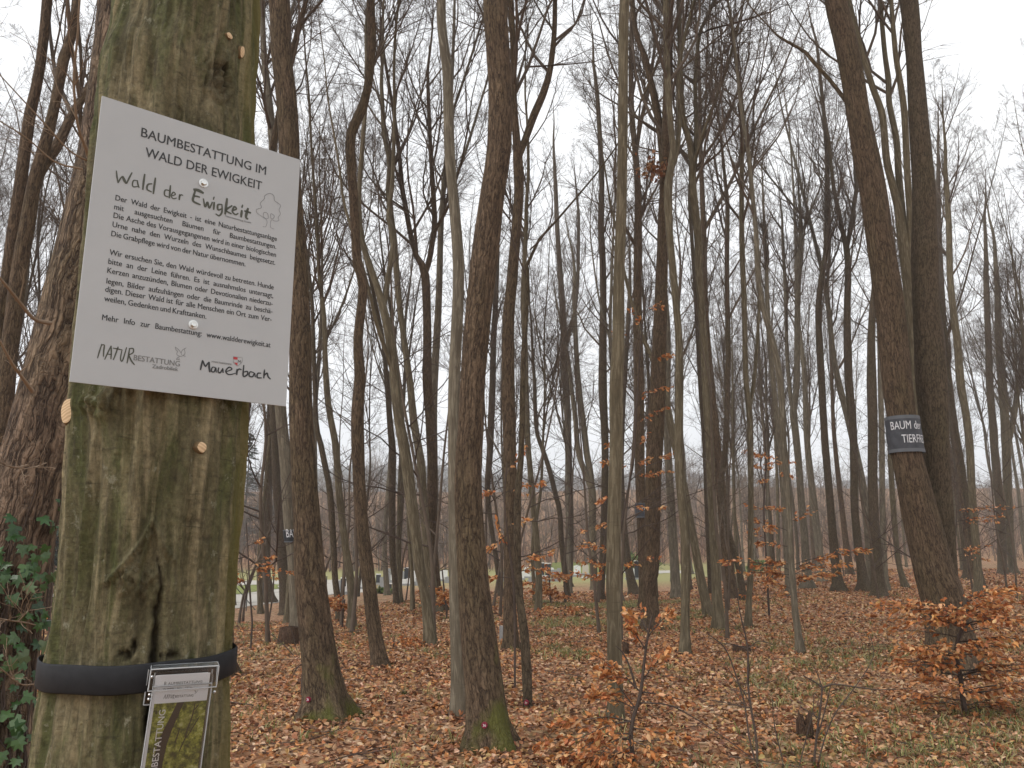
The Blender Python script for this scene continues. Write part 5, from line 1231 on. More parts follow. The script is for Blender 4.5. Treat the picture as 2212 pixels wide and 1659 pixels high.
for a in [(741, 1281, 26, 9, 'flat', 'black', 'black headstone next to the slim dark stem, right of the mossy-footed oak'), (732, 1277, 20, 6, 'slant', 'grey', 'narrow grey headstone tucked behind the slim dark stem'),
          (776, 1273, 24, 7, 'flat', 'white', 'narrow white headstone close to the left of the S-kinked tree'), (806, 1266, 18, 7, 'flat', 'white', 'white headstone peeping out right of the S-kinked tree'),
          (817, 1264, 18, 8, 'flat', 'black', 'small black headstone with white coping right of the S-kinked tree'), (828, 1270, 22, 13, 'slant', 'grey', 'broad grey headstone with a slanting top, left of the stone cross'),
          (840, 1262, 27, 13, 'cross', 'grey', 'weathered grey stone cross left of the wavy thin dark stem'), (838, 1275, 11, 13, 'flat', 'black', 'low dark plaque stone below the stone cross'),
          (879, 1260, 27, 10, 'flat', 'black', 'tall black headstone with white coping right of the wavy stems'), (896, 1261, 23, 10, 'round', 'white', 'round topped white headstone beside the tall black one'),
          (905, 1266, 14, 12, 'flat', 'grey', 'low grey headstone in front of the round topped white one'), (962, 1251, 16, 8, 'flat', 'white', 'small white headstone in the gap left of the pale stem'), (872, 1266, 12, 9, 'flat', 'white', 'low white stone between the thin stems'),
          (1084, 1251, 13, 9, 'round', 'white', 'small white stone right of the thick central oak'), (1139, 1249, 20, 11, 'round', 'white', 'round topped white headstone left of the plain brown stem'), (1146, 1258, 10, 8, 'flat', 'grey', 'low grey stone left of the plain brown stem'),
          (1172, 1246, 24, 6, 'flat', 'black', 'thin black headstone right of the plain brown stem'), (1184, 1247, 24, 10, 'slant', 'black', 'broader black headstone beside the thin black one'), (1199, 1256, 21, 14, 'flat', 'grey', 'broad pale grey headstone in front of the dark sweeping stem'),
          (1208, 1250, 19, 7, 'flat', 'grey', 'narrow grey headstone behind the dark sweeping stem'), (1247, 1246, 21, 12, 'gable', 'white', 'white headstone with a gabled top right of the straight dark tree'), (1265, 1243, 21, 11, 'gable', 'cream', 'cream headstone with a gabled top, right of the white gabled one'),
          (1376, 1252, 33, 8, 'flat', 'black', 'tall black gravestone between the smooth grey tree and the rough oak'), (1367, 1249, 18, 7, 'round', 'white', 'white stone left of the tall black gravestone'), (1359, 1252, 10, 10, 'flat', 'white', 'low white stone at the foot of the dark leaning stem'),
          (789, 1262, 12, 7, 'round', 'white', 'small round topped white stone just left of the S-kinked tree'), (748, 1284, 14, 9, 'flat', 'white', 'low white stone in front of the black headstone'), (755, 1276, 20, 7, 'flat', 'grey', 'grey headstone right of the black one near the slim dark stem'), (800, 1272, 12, 10, 'flat', 'grey', 'low grey stone touching the right side of the S-kinked tree'), (848, 1258, 14, 8, 'round', 'white', 'white round stone just right of the stone cross'), (857, 1264, 18, 8, 'flat', 'white', 'white slab between the two wavy stems'), (868, 1257, 20, 9, 'gable', 'grey', 'grey gabled headstone right of the two wavy stems'), (886, 1266, 13, 13, 'flat', 'white', 'broad white stone before the tall black one'), (890, 1254, 18, 7, 'flat', 'cream', 'cream headstone behind the tall black one'), (912, 1258, 18, 9, 'round', 'grey', 'grey rounded headstone by the curving smooth tree'), (955, 1256, 20, 8, 'flat', 'white', 'white upright stone seen left of the pale stem'), (968, 1259, 12, 9, 'slant', 'grey', 'low slanted grey stone beside the pale stem'), (1091, 1256, 17, 7, 'flat', 'grey', 'grey stone right of the thick central oak'), (1128, 1253, 16, 7, 'flat', 'white', 'white stone right of the thin crooked stem'), (1152, 1250, 14, 8, 'gable', 'white', 'white gabled stone behind the plain brown stem'), (1192, 1247, 17, 8, 'round', 'white', 'white rounded stone between the dark headstones'), (1176, 1257, 11, 12, 'flat', 'white', 'low white grave edge before the black headstones'),
          (97, 1306, 13, 17, 'slant', 'white', 'low white slanted tomb beside the ivy'), (118, 1305, 19, 12, 'slant', 'white', 'taller white slanted tomb left of the dark leaning stem')]:
    headstone(*a)

# dark post and fence by the path
def fence():
    P = [ghit(x, y) for x, y in ((505, 1322), (560, 1300), (655, 1290))]
    root = empty('wire_fence', at(505, 1322, P[0]), 'thin wire fence on dark posts beside the gravel path', 'fence')
    iron = plain('dark_iron', (.05, .05, .045), .6)
    pts = [at(505, 1322, P[0]), at(532, 1312, P[0]), at(566, 1308, P[0] + .6), at(604, 1300, P[0] + 1.2), at(662, 1296, P[0] + 2.0), at(704, 1290, P[0] + 2.8)]
    tops = []
    for q in pts:
        q[2] = float(ground(q[0], q[1])); m_ = MB(); tubes(m_, np.array([[q - [0, 0, .2], q + [0, 0, 1.15]]]), np.array([[.022, .022]]), 8); m_.build('post', iron, root); tops.append(q)
    wm = MB()
    for h in (.35, .7, 1.05): tubes(wm, np.array([[q + np.array([0, 0, h]) for q in tops]]), np.full((1, len(tops)), .004), 4)
    tubes(wm, np.array([[tops[0] + np.array([0, 0, 1.0]), tops[0] + np.array([.9, 0, .05])]]), np.array([[.018, .018]]), 6)
    wm.build('wire', iron, root)
fence()

# green shrubs by the graves
def shrub(label, x, y, wpx, hpx, pal, seed, n=900):
    rng = np.random.default_rng(seed); Y = ghit(x, y) + 2; p = at(x, y, Y); s = Y / F; z = float(ground(p[0], Y))
    root = empty('green_shrub', (p[0], Y, z), label, 'shrub')
    a = rng.uniform(0, 6.283, n); u = rng.random(n) ** .45; v = rng.uniform(-.1, 1, n)
    lump = 1 + .25 * np.sin(a * 3 + seed) + .18 * np.sin(a * 7)
    w, h = wpx * s * .5, hpx * s
    pos = np.stack([p[0] + np.cos(a) * u * w * lump * np.sqrt(np.maximum(.05, 1 - .7 * v ** 2)), Y + np.sin(a) * u * w * .7 * lump, z + .05 + v * h * (1 - .35 * u ** 2)], 1)
    fw = norm(rng.normal(size=(n, 3)) + [0, 0, .5]); mb = MB()
    leaf_shapes(mb, pos, fw, norm(rng.normal(size=(n, 3)) + [0, -.3, 1]), rng.uniform(.16, .32, n), rng.uniform(.10, .18, n), pick(rng, pal, n), rng, False, .2)
    mb.build('foliage', M['leaf'], root)
    st = MB(); k = 14; tip = pos[rng.choice(n, k)]; P0 = np.tile([[p[0], Y, z - .1]], (k, 1)); tubes(st, np.stack([P0, (P0 + tip) / 2 + [0, 0, .1], tip], 1), np.array([[.03, .02, .01]] * k), 4); st.build('stem', M['twig'], root)
GREEN = np.array([(.10, .16, .035), (.16, .22, .06), (.07, .11, .03), (.24, .27, .09)])
shrub('pale green bush behind the wood, left of the forking smooth tree', 1378, 1236, 86, 34, GREEN, 1)
shrub('green bush at the cemetery between the forking smooth tree and the thin stems', 1640, 1236, 60, 22, GREEN, 2)
shrub('small dark green conifer bush right of the rough oak', 1362, 1224, 18, 30, GREEN * .5, 3, 400)
shrub('clipped green bush below the white tombs at the ivy', 108, 1330, 60, 24, GREEN * .8, 4, 700)
shrub('low green grave planting right of the S-kinked tree', 830, 1284, 40, 9, GREEN * .7, 5, 300)

# ------------------------------------------------------------------ ivy on the rough barked tree
def ivy():
    rng = np.random.default_rng(31)
    r, axes = axes_of['ivyoak']; P, R = axes[0]
    Q, S = resample(P[:14], R[:14], 200); px, py = proj(Q)
    view = norm(np.array([Q[60][0], Q[60][1], 0])); rv = np.array([view[1], -view[0], 0])
    root = empty('ivy_plant', (Q[0][0], Q[0][1], 0), 'dark green ivy climbing the rough barked tree at the left edge', 'ivy')
    st = MB(); lf = MB()
    def surf(k, a, out): return Q[k] + (S[k] * 1.04 + out) * (np.sin(a) * rv - np.cos(a) * view)
    ks = np.where((py > 1000) & (py < 2100))[0]; lo, hi = ks.min(), ks.max()
    for i in range(16):
        a0 = rng.uniform(-1.3, 1.2); kk = np.linspace(lo, lo + (hi - lo) * rng.uniform(.55, 1.0), 26).astype(int); a = a0 + np.cumsum(rng.normal(0, .09, 26))
        p = np.array([surf(k_, a_, .006) for k_, a_ in zip(kk, a)]); tubes(st, p[None], np.linspace(.006, .0015, 26)[None], 5)
    # lobed leaf outline: five lobes
    ol = np.array([(0, 0), (.34, -.12), (.52, .16), (.30, .30), (.50, .62), (.17, .56), (0, 1.0), (-.17, .56), (-.50, .62), (-.30, .30), (-.52, .16), (-.34, -.12)])
    def leaf(p, fwd, nr, size, col):
        fwd = norm(fwd); side = norm(np.cross(fwd, nr)); n2 = np.cross(side, fwd)
        z = lambda x, y: -.16 * abs(x) * 1.0 - .12 * y * y + .05
        V = [p + size * (x * side + y * fwd + z(x, y) * n2) for x, y in ol] + [p + size * (.32 * fwd + .06 * n2)]
        lf.add(V, None, [[i, (i + 1) % 12, 12] for i in range(12)], col=np.r_[col, 1.0][None] * np.ones((13, 1)))
    PAL = np.array([(.036, .080, .022), (.050, .104, .030), (.070, .125, .046), (.024, .056, .018), (.12, .17, .08)])
    n = 0
    while n < 270:
        k = int(rng.integers(lo, hi)); y = py[k]; a = rng.uniform(-1.5, 1.35)
        dens = .05 if y < 1090 else .55 if y < 1150 else 1.0
        if y < 1180 and a > .75: dens *= .3
        if y < 1140 and a < -.2: dens *= .25
        if y > 1350 and a > .55: dens *= .5
        if rng.random() > dens: continue
        out = rng.uniform(.012, .075) if y > 1100 else .012
        p = surf(k, a, out); nrm_ = norm(math.sin(a) * rv - math.cos(a) * view + rng.normal(0, .38, 3) + np.array([0, 0, .45]))
        f = norm(np.array([0, 0, -1.]) + rng.normal(0, .55, 3)); f = f - (f @ nrm_) * nrm_
        size = rng.uniform(.032, .056) if y > 1100 else rng.uniform(.016, .028)
        leaf(p, f, nrm_, size, pick(rng, PAL, 1, [.3, .3, .2, .12, .08], .2)[0]); n += 1
        if rng.random() < .5: tubes(st, np.array([[surf(k, a, .005), p]]), np.array([[.0012, .001]]), 4)
    st.build('stem', M['twigdark'], root); lf.build('foliage', M['ivy'], root, smooth=False)
ivy()

# bare side branches of the rough barked tree
def oak_branches():
    rng = np.random.default_rng(8); r, axes = axes_of['ivyoak']
    tw = twig_mat('young_shoot_bark', (.20, .145, .10), (.27, .20, .14)); Yk = 2.75
    for pts in ([(109, 698, 11), (74, 689, 9), (44, 655, 8), (20, 625, 7), (-10, 590, 6), (-60, 540, 4)], [(70, 845, 10), (48, 815, 8), (26, 785, 7), (0, 737, 6), (-40, 670, 4)], [(196, 352, 13), (186, 320, 9), (172, 285, 7), (163, 235, 6), (160, 160, 6), (168, 70, 5), (172, -30, 4)],
                [(195, 350, 5), (150, 325, 4), (95, 265, 4), (30, 195, 3), (-20, 140, 2.5)], [(178, 365, 5), (120, 350, 4), (60, 300, 3.5), (0, 262, 3), (-40, 240, 2)], [(60, 1005, 6), (30, 1010, 4), (0, 998, 3), (-40, 985, 2)], [(76, 1350, 3), (55, 1345, 4), (20, 1340, 3.5), (-20, 1332, 3)], [(100, 1000, 3), (60, 1012, 3), (10, 1005, 2)],
                [(75, 1478, 3), (45, 1478, 3.4), (15, 1455, 3), (-15, 1430, 2.4)], [(40, 1342, 3), (60, 1320, 2.4), (68, 1300, 1.6)]):
        P, R = pix_axis([(x, y, w_ * .9) for x, y, w_ in pts], Yk, lean=-.35); Q, S = resample(P, R, 22)
        mb = MB(); tubes(mb, Q[None], S[None], 8)
        L = np.array([np.linalg.norm(Q[-1] - Q[0])])
        A = grow(rng, Q[None], S[None], L, 5, .15, .95, (25, 60), (.25, .5), 6, .05, .16, .5, .0012); tubes(mb, A[0], A[1], 5)
        B = grow(rng, *A, 3, .2, 1, (25, 60), (.3, .5), 4, .02, .2, .6, .0009); tubes(mb, B[0], B[1], 4)
        mb.build('side_branch', tw, r)
oak_branches()

# ------------------------------------------------------------------ banners and number discs on the trees
def banner(key, y0, y1, label, writing, seed, a0=-2.2, a1=2.2, colour=(.045, .047, .055)):
    r, axes = axes_of[key]; P, R = axes[0]; Q, S = resample(P, R, 600); px, py = proj(Q)
    k0, k1 = np.argmin(np.abs(py - y1)), np.argmin(np.abs(py - y0))
    root = empty('tree_banner', Q[k0], label, 'banner')
    ks = np.linspace(k0, k1, 22).astype(int); view = norm(np.array([Q[k0][0], Q[k0][1], 0])); rv = np.array([view[1], -view[0], 0])
    ax = norm(Q[k1] - Q[k0]); 
    def pt(u, a, out): # u 0 bottom .. 1 top
        k = k0 + (k1 - k0) * u; i = int(np.clip(k, 0, 598)); c = Q[i] + (Q[i + 1] - Q[i]) * (k - i)
        w = .007 * math.sin(a * 9 + u * 5 + seed) * math.sin(u * 7 + a) * (.5 if abs(u - .5) > .4 else 1)
        return c + (S[i] * 1.10 + .012 + out + w * S[i] / .2) * (math.sin(a) * rv - math.cos(a) * view)
    a = np.linspace(a0, a1, 60); u = np.linspace(0, 1, 22)
    fabric, nt, b, o = mat('banner_fabric'); b.inputs['Roughness'].default_value = .7
    geo = nt.nodes.new('ShaderNodeNewGeometry'); g = noise(nt, geo.outputs['Position'], 14, 4)
    nt.links.new(ramp(nt, g, [(.3, tuple(c * .85 for c in colour)), (.7, tuple(c * 1.25 for c in colour))]), b.inputs['Base Color'])
    mb = MB(); V = np.array([[pt(uu, aa, 0) for aa in a] for uu in u] + [[pt(uu, aa, -.004) for aa in a] for uu in u]).reshape(-1, 3)
    n = 60; i = np.arange(21)[:, None] * n; j = np.arange(n - 1)[None]; q = np.stack([i + j, i + j + 1, i + n + j + 1, i + n + j], -1).reshape(-1, 4)
    mb.add(V, np.concatenate([q, q[:, ::-1] + 22 * n])); mb.build('cloth', fabric, root)
    hem = plain('banner_hem', (.10, .105, .115), .7)
    for (ua, ub) in ((-.01, .085), (.915, 1.01)):
        hb = MB(); V = np.array([[pt(uu, aa, .0025) for aa in a] for uu in (ua, ub)]).reshape(-1, 3); j = np.arange(n - 1); hb.add(V, np.stack([j, j + 1, n + j + 1, n + j], 1)); hb.build('hem', hem, root)
    capu = cap(); Hh = np.linalg.norm(Q[k1] - Q[k0])
    white_ = plain('banner_white', (.62, .62, .64), .6)
    for (txt, aL, ub, ch, wdt) in writing:
        tx = MB(); sx = wdt / width(txt, .0); rr = S[(k0 + k1) // 2] * 1.1 + .012
        put_text(tx, txt, 0, 0, sx, ch / capu, lambda x, y: pt(ub - y / Hh, aL + x / rr, .004), .0)
        tx.build('lettering', white_, root, smooth=False)
banner('O', 903, 980, 'dark grey cloth banner with white words BAUM and TIERF on the leaning oak', [('BAUM der', -.72, .62, .105, .42), ('TIERFREUNDE', -.14, .24, .105, .56)], 1)
banner('M', 1086, 1117, 'small dark blue-grey banner half hidden by the rough barked oak', [('TAG', .05, .42, .12, .20)], 2, colour=(.045, .052, .066))
banner('m1', 1145, 1172, 'black banner with white letters, half covered by the mossy-footed oak', [('BAUM', -.55, .40, .16, .30)], 3, colour=(.016, .017, .020))

def disc(key, x, y, txt, label):
    r, axes = axes_of[key]; P, R = axes[0]; Q, S = resample(P, R, 300); Sf = flare(Q, S, Q[0][2], .3, .16); px, py = proj(Q); k = np.argmin(np.abs(py - y)); view = norm(np.array([Q[k][0], Q[k][1], 0])); rv = np.array([view[1], -view[0], 0])
    rr = Sf[k] * 1.10 + .008; a = math.asin(np.clip((x - px[k]) / F * Q[k][1] / rr, -.95, .95)); nr = math.sin(a) * rv - math.cos(a) * view; c = Q[k] + rr * nr; s_ = norm(np.cross([0, 0, 1.], nr)); s_ = s_ if s_ @ rv > 0 else -s_
    root = empty('number_disc', c, label, 'number tag'); rad = .023
    mb = MB(); aa = np.arange(24) * np.pi / 12; ring = lambda h: [c + nr * h + rad * (np.cos(t) * s_ + np.sin(t) * np.array([0, 0, 1.])) for t in aa]
    mb.add(np.array(ring(-.02) + ring(.002) + [c + nr * .003]), [[j, (j + 1) % 24, 24 + (j + 1) % 24, 24 + j] for j in range(24)], [[24 + j, 24 + (j + 1) % 24, 48] for j in range(24)]); mb.build('disc', plain('crimson_plastic', (.19, .012, .035), .4), root, smooth=False)
    tx = MB(); sx = .024 / width(txt, .0); put_text(tx, txt, -.012, .009, sx, .018 / cap(), lambda u, v: c + nr * .0045 + s_ * u - np.array([0, 0, 1.]) * v, .0); tx.build('digits', plain('disc_white', (.7, .68, .68), .5), root, smooth=False)
disc('D', 1047, 1566, '36', 'crimson round disc with white digits on the thick central oak')
disc('F', 1137, 1516, '34', 'dark crimson disc with white 34 on the thin crooked stem')
disc('A', 669, 1509, '3', 'small red disc at the left side of the mossy-footed oak')

def marker():
    Y = ghit(1085, 1385); p = at(1085, 1385, Y); z = float(ground(p[0], Y)); mb = MB()
    root = empty('marker_plaque', (p[0], Y, z), 'small grey plaque standing in the leaves right of the thick central oak', 'plaque')
    mb.box((p[0], Y, z + .10), (.05, 0, 0), (0, .012, 0), (0, 0, .14)); mb.build('plate', STONE['grey'], root, smooth=False)
marker()
# ------------------------------------------------------------------ beech saplings with dry orange leaves and bare shoots
rs = np.random.default_rng(17)
def layered(x0, x1, y0, y1, n, ns, stem_x, dy=.5, slope=.12):
    """sprays of one sapling: from the stem out to points spread over a region"""
    out = []
    for i in range(n):
        xe = rs.uniform(x0, x1); ye = rs.uniform(y0, y1); out.append((stem_x, ye + abs(xe - stem_x) * slope + 6, xe, ye, ns, rs.uniform(-dy, dy)))
    return out
Yb = ghit(1370, 1652)
sapling('young beech with orange leaves standing low in the front, before the smooth grey tree', [(1371, 1652, 11), (1363, 1600, 10), (1367, 1556, 9), (1383, 1500, 8), (1393, 1420, 6), (1400, 1370, 5), (1409, 1330, 3.5)], Yb,
        [(1371, 1560, 1240, 1600, 12, -.2), (1371, 1560, 1210, 1560, 12, .2), (1375, 1540, 1290, 1500, 10, .1), (1371, 1590, 1200, 1645, 12, -.1), (1371, 1580, 1280, 1640, 12, -.3), (1375, 1530, 1300, 1440, 9, .15), (1385, 1490, 1285, 1415, 10, .1), (1390, 1470, 1440, 1410, 9, 0), (1385, 1500, 1490, 1520, 7, .1),
         (1371, 1570, 1470, 1600, 10, -.1), (1371, 1600, 1450, 1650, 10, -.2), (1395, 1400, 1352, 1340, 7, 0), (1400, 1380, 1440, 1330, 8, 0), (1400, 1370, 1380, 1330, 5, .1), (1371, 1610, 1330, 1655, 9, -.3), (1371, 1600, 1180, 1610, 10, .1), (1370, 1620, 1250, 1655, 12, -.2)], seed=1, leaf=.052,
        extra=[[(1374, 1487, 6), (1360, 1440, 4.5), (1345, 1410, 3), (1330, 1395, 2)], [(1376, 1518, 4), (1440, 1522, 3), (1490, 1545, 3), (1560, 1590, 2.5), (1640, 1650, 2)]])
Yr = ghit(2085, 1545)
sapling('spreading young beech full of orange leaves in front of the foot of the leaning oak',
        [(2087, 1545, 12), (2080, 1510, 11), (2076, 1470, 10), (2066, 1400, 8), (2085, 1340, 7), (2090, 1290, 5)], Yr,
        layered(1890, 2040, 1300, 1365, 8, 9, 2075, .9, .04) + layered(1885, 2050, 1390, 1450, 9, 9, 2075, .9, .03) + layered(2110, 2290, 1275, 1400, 11, 9, 2085, 1.0, .06) + layered(2100, 2300, 1390, 1500, 11, 9, 2078, 1.0, .04) + layered(1980, 2070, 1310, 1350, 3, 7, 2080, .6, .1) + layered(1960, 2200, 1470, 1530, 7, 8, 2078, .9, 0) + [(2085, 1330, x_, y_, 12, d_) for x_, y_, d_ in ((1960, 1318, -.4), (2010, 1300, -.5), (2140, 1300, -.5), (1985, 1345, -.6), (2130, 1335, -.5), (2170, 1315, -.4), (2200, 1345, -.5))] + [(2076, 1420, x_, y_, 12, d_) for x_, y_, d_ in ((1960, 1400, -.5), (2000, 1425, -.5), (2140, 1390, -.5), (2170, 1420, -.6), (1940, 1440, -.4), (2060, 1395, -.6))],
        seed=2, leaf=.058, leaves=4)
Y3 = 12.5
sapling('long low beech branch layer with rust coloured leaves before the slender pale stems', [(1722, 1390, 6), (1716, 1320, 6), (1712, 1260, 5), (1708, 1200, 4), (1704, 1130, 3)], Y3,
        [(1712, 1240, 1600, 1238, 11, .2), (1712, 1235, 1565, 1215, 10, -.2), (1712, 1250, 1640, 1225, 9, .3), (1712, 1230, 1790, 1205, 11, 0), (1712, 1225, 1868, 1188, 14, .2), (1712, 1240, 1830, 1215, 12, -.3), (1712, 1250, 1770, 1245, 9, .2), (1714, 1270, 1660, 1255, 8, .1), (1714, 1265, 1800, 1240, 9, .4),
         (1708, 1180, 1640, 1175, 6, .1), (1708, 1150, 1655, 1130, 5, .2), (1706, 1130, 1760, 1100, 5, .1), (1710, 1220, 1655, 1210, 9, .0)], seed=3, leaf=.070, leaves=5)
Y4 = 10.5
sapling('tall thin beech sapling with tiers of orange leaves beside the rough barked oak', [(1318, 1390, 5), (1325, 1250, 5), (1352, 1080, 4), (1368, 1000, 4), (1374, 900, 3.5), (1380, 800, 3), (1388, 700, 2.5), (1395, 620, 2)], Y4 + 2,
        [(1380, 800, 1445, 770, 6, 0), (1382, 740, 1330, 720, 5, 0), (1374, 900, 1440, 880, 6, .1), (1372, 930, 1320, 960, 6, .1), (1378, 845, 1440, 840, 6, .1), (1368, 1000, 1450, 985, 8, -.2), (1365, 1010, 1300, 1000, 6, 0), (1360, 1040, 1440, 1020, 8, -.2), (1352, 1080, 1290, 1085, 6, 0), (1345, 1110, 1430, 1100, 6, -.3), (1340, 1140, 1260, 1150, 7, 0), (1334, 1180, 1250, 1180, 8, 0), (1330, 1220, 1260, 1215, 9, 0), (1326, 1245, 1235, 1240, 9, .2), (1330, 1220, 1420, 1210, 6, -.2), (1386, 700, 1360, 670, 4, 0), (1388, 690, 1430, 660, 4, 0), (1368, 960, 1395, 940, 5, 0), (1330, 1200, 1290, 1250, 8, 0)], seed=4, leaf=.062, leaves=5)
sapling('beech shoots with scattered orange leaves around the thin crooked stem', [(1112, 1330, 5), (1108, 1250, 5), (1096, 1150, 4), (1090, 1080, 3), (1095, 1000, 2.5)], 9.0,
        [(1096, 1160, 1030, 1210, 5, 0), (1096, 1140, 1150, 1120, 5, 0), (1092, 1070, 1165, 1045, 6, .1), (1092, 1050, 1040, 1075, 5, 0), (1094, 1020, 1140, 965, 6, 0), (1106, 1220, 1190, 1195, 7, .1), (1106, 1240, 1180, 1235, 7, .2), (1108, 1250, 1050, 1250, 6, 0), (1100, 1190, 1070, 1130, 4, 0)], seed=5, leaf=.06, leaves=5)
sapling('thin beech shoot with a few orange leaf sprays left of the mossy-footed oak', [(545, 1345, 4), (540, 1280, 4), (536, 1200, 3), (532, 1130, 2)], 13.0,
        [(538, 1240, 500, 1232, 4, 0), (538, 1235, 600, 1232, 7, .1), (540, 1250, 640, 1238, 8, -.2), (538, 1220, 590, 1205, 5, 0), (540, 1260, 520, 1255, 4, 0), (536, 1180, 570, 1165, 3, 0)], seed=6, leaf=.07, leaves=5)
sapling('low rusty beech shoots before the gravestones', [(740, 1335, 4), (742, 1315, 4), (745, 1295, 3)], 17.0, layered(690, 770, 1290, 1318, 6, 7, 743, .6, .05), seed=7, leaf=.08)
sapling('reddish beech undergrowth between the snaking smooth tree and the pale stem', [(965, 1320, 4), (960, 1280, 4), (955, 1230, 3)], 18.0, layered(900, 985, 1268, 1305, 7, 7, 960, .8, .05), seed=8, leaf=.085)
sapling('rusty beech undergrowth low before the headstones right of the plain brown stem', [(1190, 1300, 4), (1188, 1275, 4), (1186, 1240, 3)], 24.0, layered(1120, 1250, 1240, 1290, 14, 8, 1188, 1.5, .02), seed=9, leaf=.10)
sapling('orange beech undergrowth behind the slender pale stems', [(1660, 1300, 5), (1655, 1200, 4), (1650, 1100, 4), (1655, 1000, 3), (1650, 930, 2)], 19.0, layered(1590, 1720, 960, 1060, 9, 7, 1653, .9, .05) + layered(1600, 1700, 1080, 1180, 8, 7, 1653, .9, .05) + layered(1590, 1720, 1230, 1290, 6, 7, 1657, .9, .05), seed=10, leaf=.08, leaves=4)
sapling('rust leaved shoots on the far right between the dark stems', [(2060, 1270, 4), (2064, 1180, 3), (2066, 1100, 2)], 20.0, layered(2040, 2212, 1080, 1130, 7, 5, 2065, .8, .03) + layered(2050, 2140, 1180, 1220, 4, 5, 2062, .8, .03), seed=11, leaf=.07, leaves=4)
sapling('rusty beech twigs in the gap between the ivy and the hornbeam', [(100, 1420, 3), (105, 1370, 3), (112, 1300, 2.5), (118, 1220, 2)], 4.5, [(108, 1340, 140, 1355, 3, 0), (112, 1300, 135, 1290, 3, 0), (116, 1240, 146, 1235, 4, 0), (114, 1260, 148, 1250, 3, 0), (106, 1360, 90, 1340, 3, 0)], seed=12, leaf=.04, leaves=3)
# low litter of orange beech near the middle
for k, (x, y, Yd, s_, lb) in enumerate([(1220, 1320, 16, 20, 'low carpet of orange beech shoots left of the straight smooth grey tree'), (850, 1390, 12, 21, 'tiny orange beech seedling at the foot of the S-kinked tree')]):
    sapling(lb, [(x, y + 12, 3), (x, y, 3), (x + 2, y - 14, 2)], ghit(x, y + 12), [(x, y, x + dx, y + dyy, 8, dd) for dx, dyy, dd in ((60, 2, .2), (-60, 0, .3), (40, -8, -.4), (-40, -6, -.3), (15, 4, -.5))][:5 if k == 0 else 3], seed=s_, leaf=.07)

# dead leaf tuft caught in the fork of the rough oak
def leaf_tuft():
    rng = np.random.default_rng(5); r, axes = axes_of['H']; Yh = axes[0][0][0][1]; c = at(1416, 366, Yh - .35); n = 130
    pos = c + rng.normal(0, 1, (n, 3)) * [.17, .14, .13]; mb = MB()
    leaf_shapes(mb, pos, rng.normal(size=(n, 3)), rng.normal(size=(n, 3)), rng.uniform(.07, .13, n), rng.uniform(.04, .07, n), pick(rng, np.array([(.28, .13, .06), (.20, .09, .045), (.36, .19, .09)]), n), rng, True, .3)
    root = empty('dead_leaf_tuft', c, 'tuft of brown dead oak leaves caught high against the rough barked oak', 'leaf tuft')
    mb.build('foliage', M['leaf'], root)
    st = MB(); tubes(st, np.stack([np.tile(at(1437, 385, Yh)[None], (6, 1)), np.tile(c[None], (6, 1)), pos[:6]], 1), np.array([[.012, .006, .003]] * 6), 4); st.build('stem', M['twig'], root)
leaf_tuft()

def bare_shoots(label, base, stems, seed, wk=1.0):
    rng = np.random.default_rng(seed); Y = ghit(*base); z = at(base[0], base[1], Y)
    root = empty('bare_sapling', (z[0], Y, float(ground(z[0], Y))), label, 'sapling'); mb = MB()
    for s in stems:
        P, R = pix_axis([(x, y, w_ * wk) for x, y, w_ in s], Y); Q, S = resample(P, R, 20); tubes(mb, Q[None], S[None], 6)
        L = np.array([np.linalg.norm(Q[-1] - Q[0])]); A = grow(rng, Q[None], S[None], L, 5, .3, 1, (25, 55), (.2, .4), 5, .1, .12, .5, .0012); tubes(mb, A[0], A[1], 4)
    mb.build('stem', M['twigdark'], root)
bare_shoots('bare branching sapling with a crossing twig at the bottom, right of the middle', (1750, 1659),
            [[(1757, 1670, 6), (1763, 1600, 5.5), (1772, 1530, 5), (1775, 1500, 4.5), (1776, 1485, 4)], [(1776, 1486, 4), (1800, 1478, 3.5), (1850, 1484, 3), (1900, 1490, 2.4), (1960, 1487, 1.6)], [(1776, 1485, 3.5), (1755, 1470, 3), (1735, 1460, 2.4)], [(1764, 1595, 4), (1775, 1560, 3.6), (1788, 1510, 3), (1795, 1480, 2), (1810, 1455, 1.5)], [(1762, 1672, 4), (1780, 1600, 3.4), (1805, 1540, 3), (1850, 1480, 2.4), (1886, 1420, 1.6), (1880, 1370, 1.2)], [(1776, 1486, 3), (1768, 1462, 2.2), (1758, 1440, 1.5)]], 1)
bare_shoots('thin bare shoot leaning at the bottom edge left of the broken stump', (1690, 1665), [[(1692, 1672, 4), (1690, 1640, 3.4), (1680, 1600, 3), (1672, 1560, 2.4), (1668, 1510, 1.5)], [(1722, 1672, 3.4), (1740, 1600, 3), (1755, 1540, 2), (1758, 1500, 1.4)]], 2)
bare_shoots('tall two-stemmed bare sapling at the bottom between the beech and the broken stump', (1632, 1660), [[(1636, 1672, 6.5), (1634, 1600, 6), (1624, 1540, 5.4), (1616, 1480, 5), (1616, 1420, 4.5), (1612, 1380, 4), (1600, 1330, 3), (1590, 1270, 2)], [(1630, 1640, 4.5), (1618, 1590, 4.5), (1608, 1520, 4), (1590, 1460, 3.4), (1566, 1400, 3), (1530, 1370, 2)], [(1617, 1405, 3.5), (1585, 1392, 2.4), (1550, 1390, 1.6)], [(1617, 1400, 3), (1640, 1385, 2), (1670, 1392, 1.4)]], 3)
bare_shoots('thin grey broken shoot at the left side of the mossy-footed oak', (652, 1510), [[(652, 1512, 6), (653, 1470, 5.5), (657, 1430, 5), (662, 1385, 4)], [(657, 1430, 3), (640, 1445, 2), (630, 1465, 1.4)]], 4)
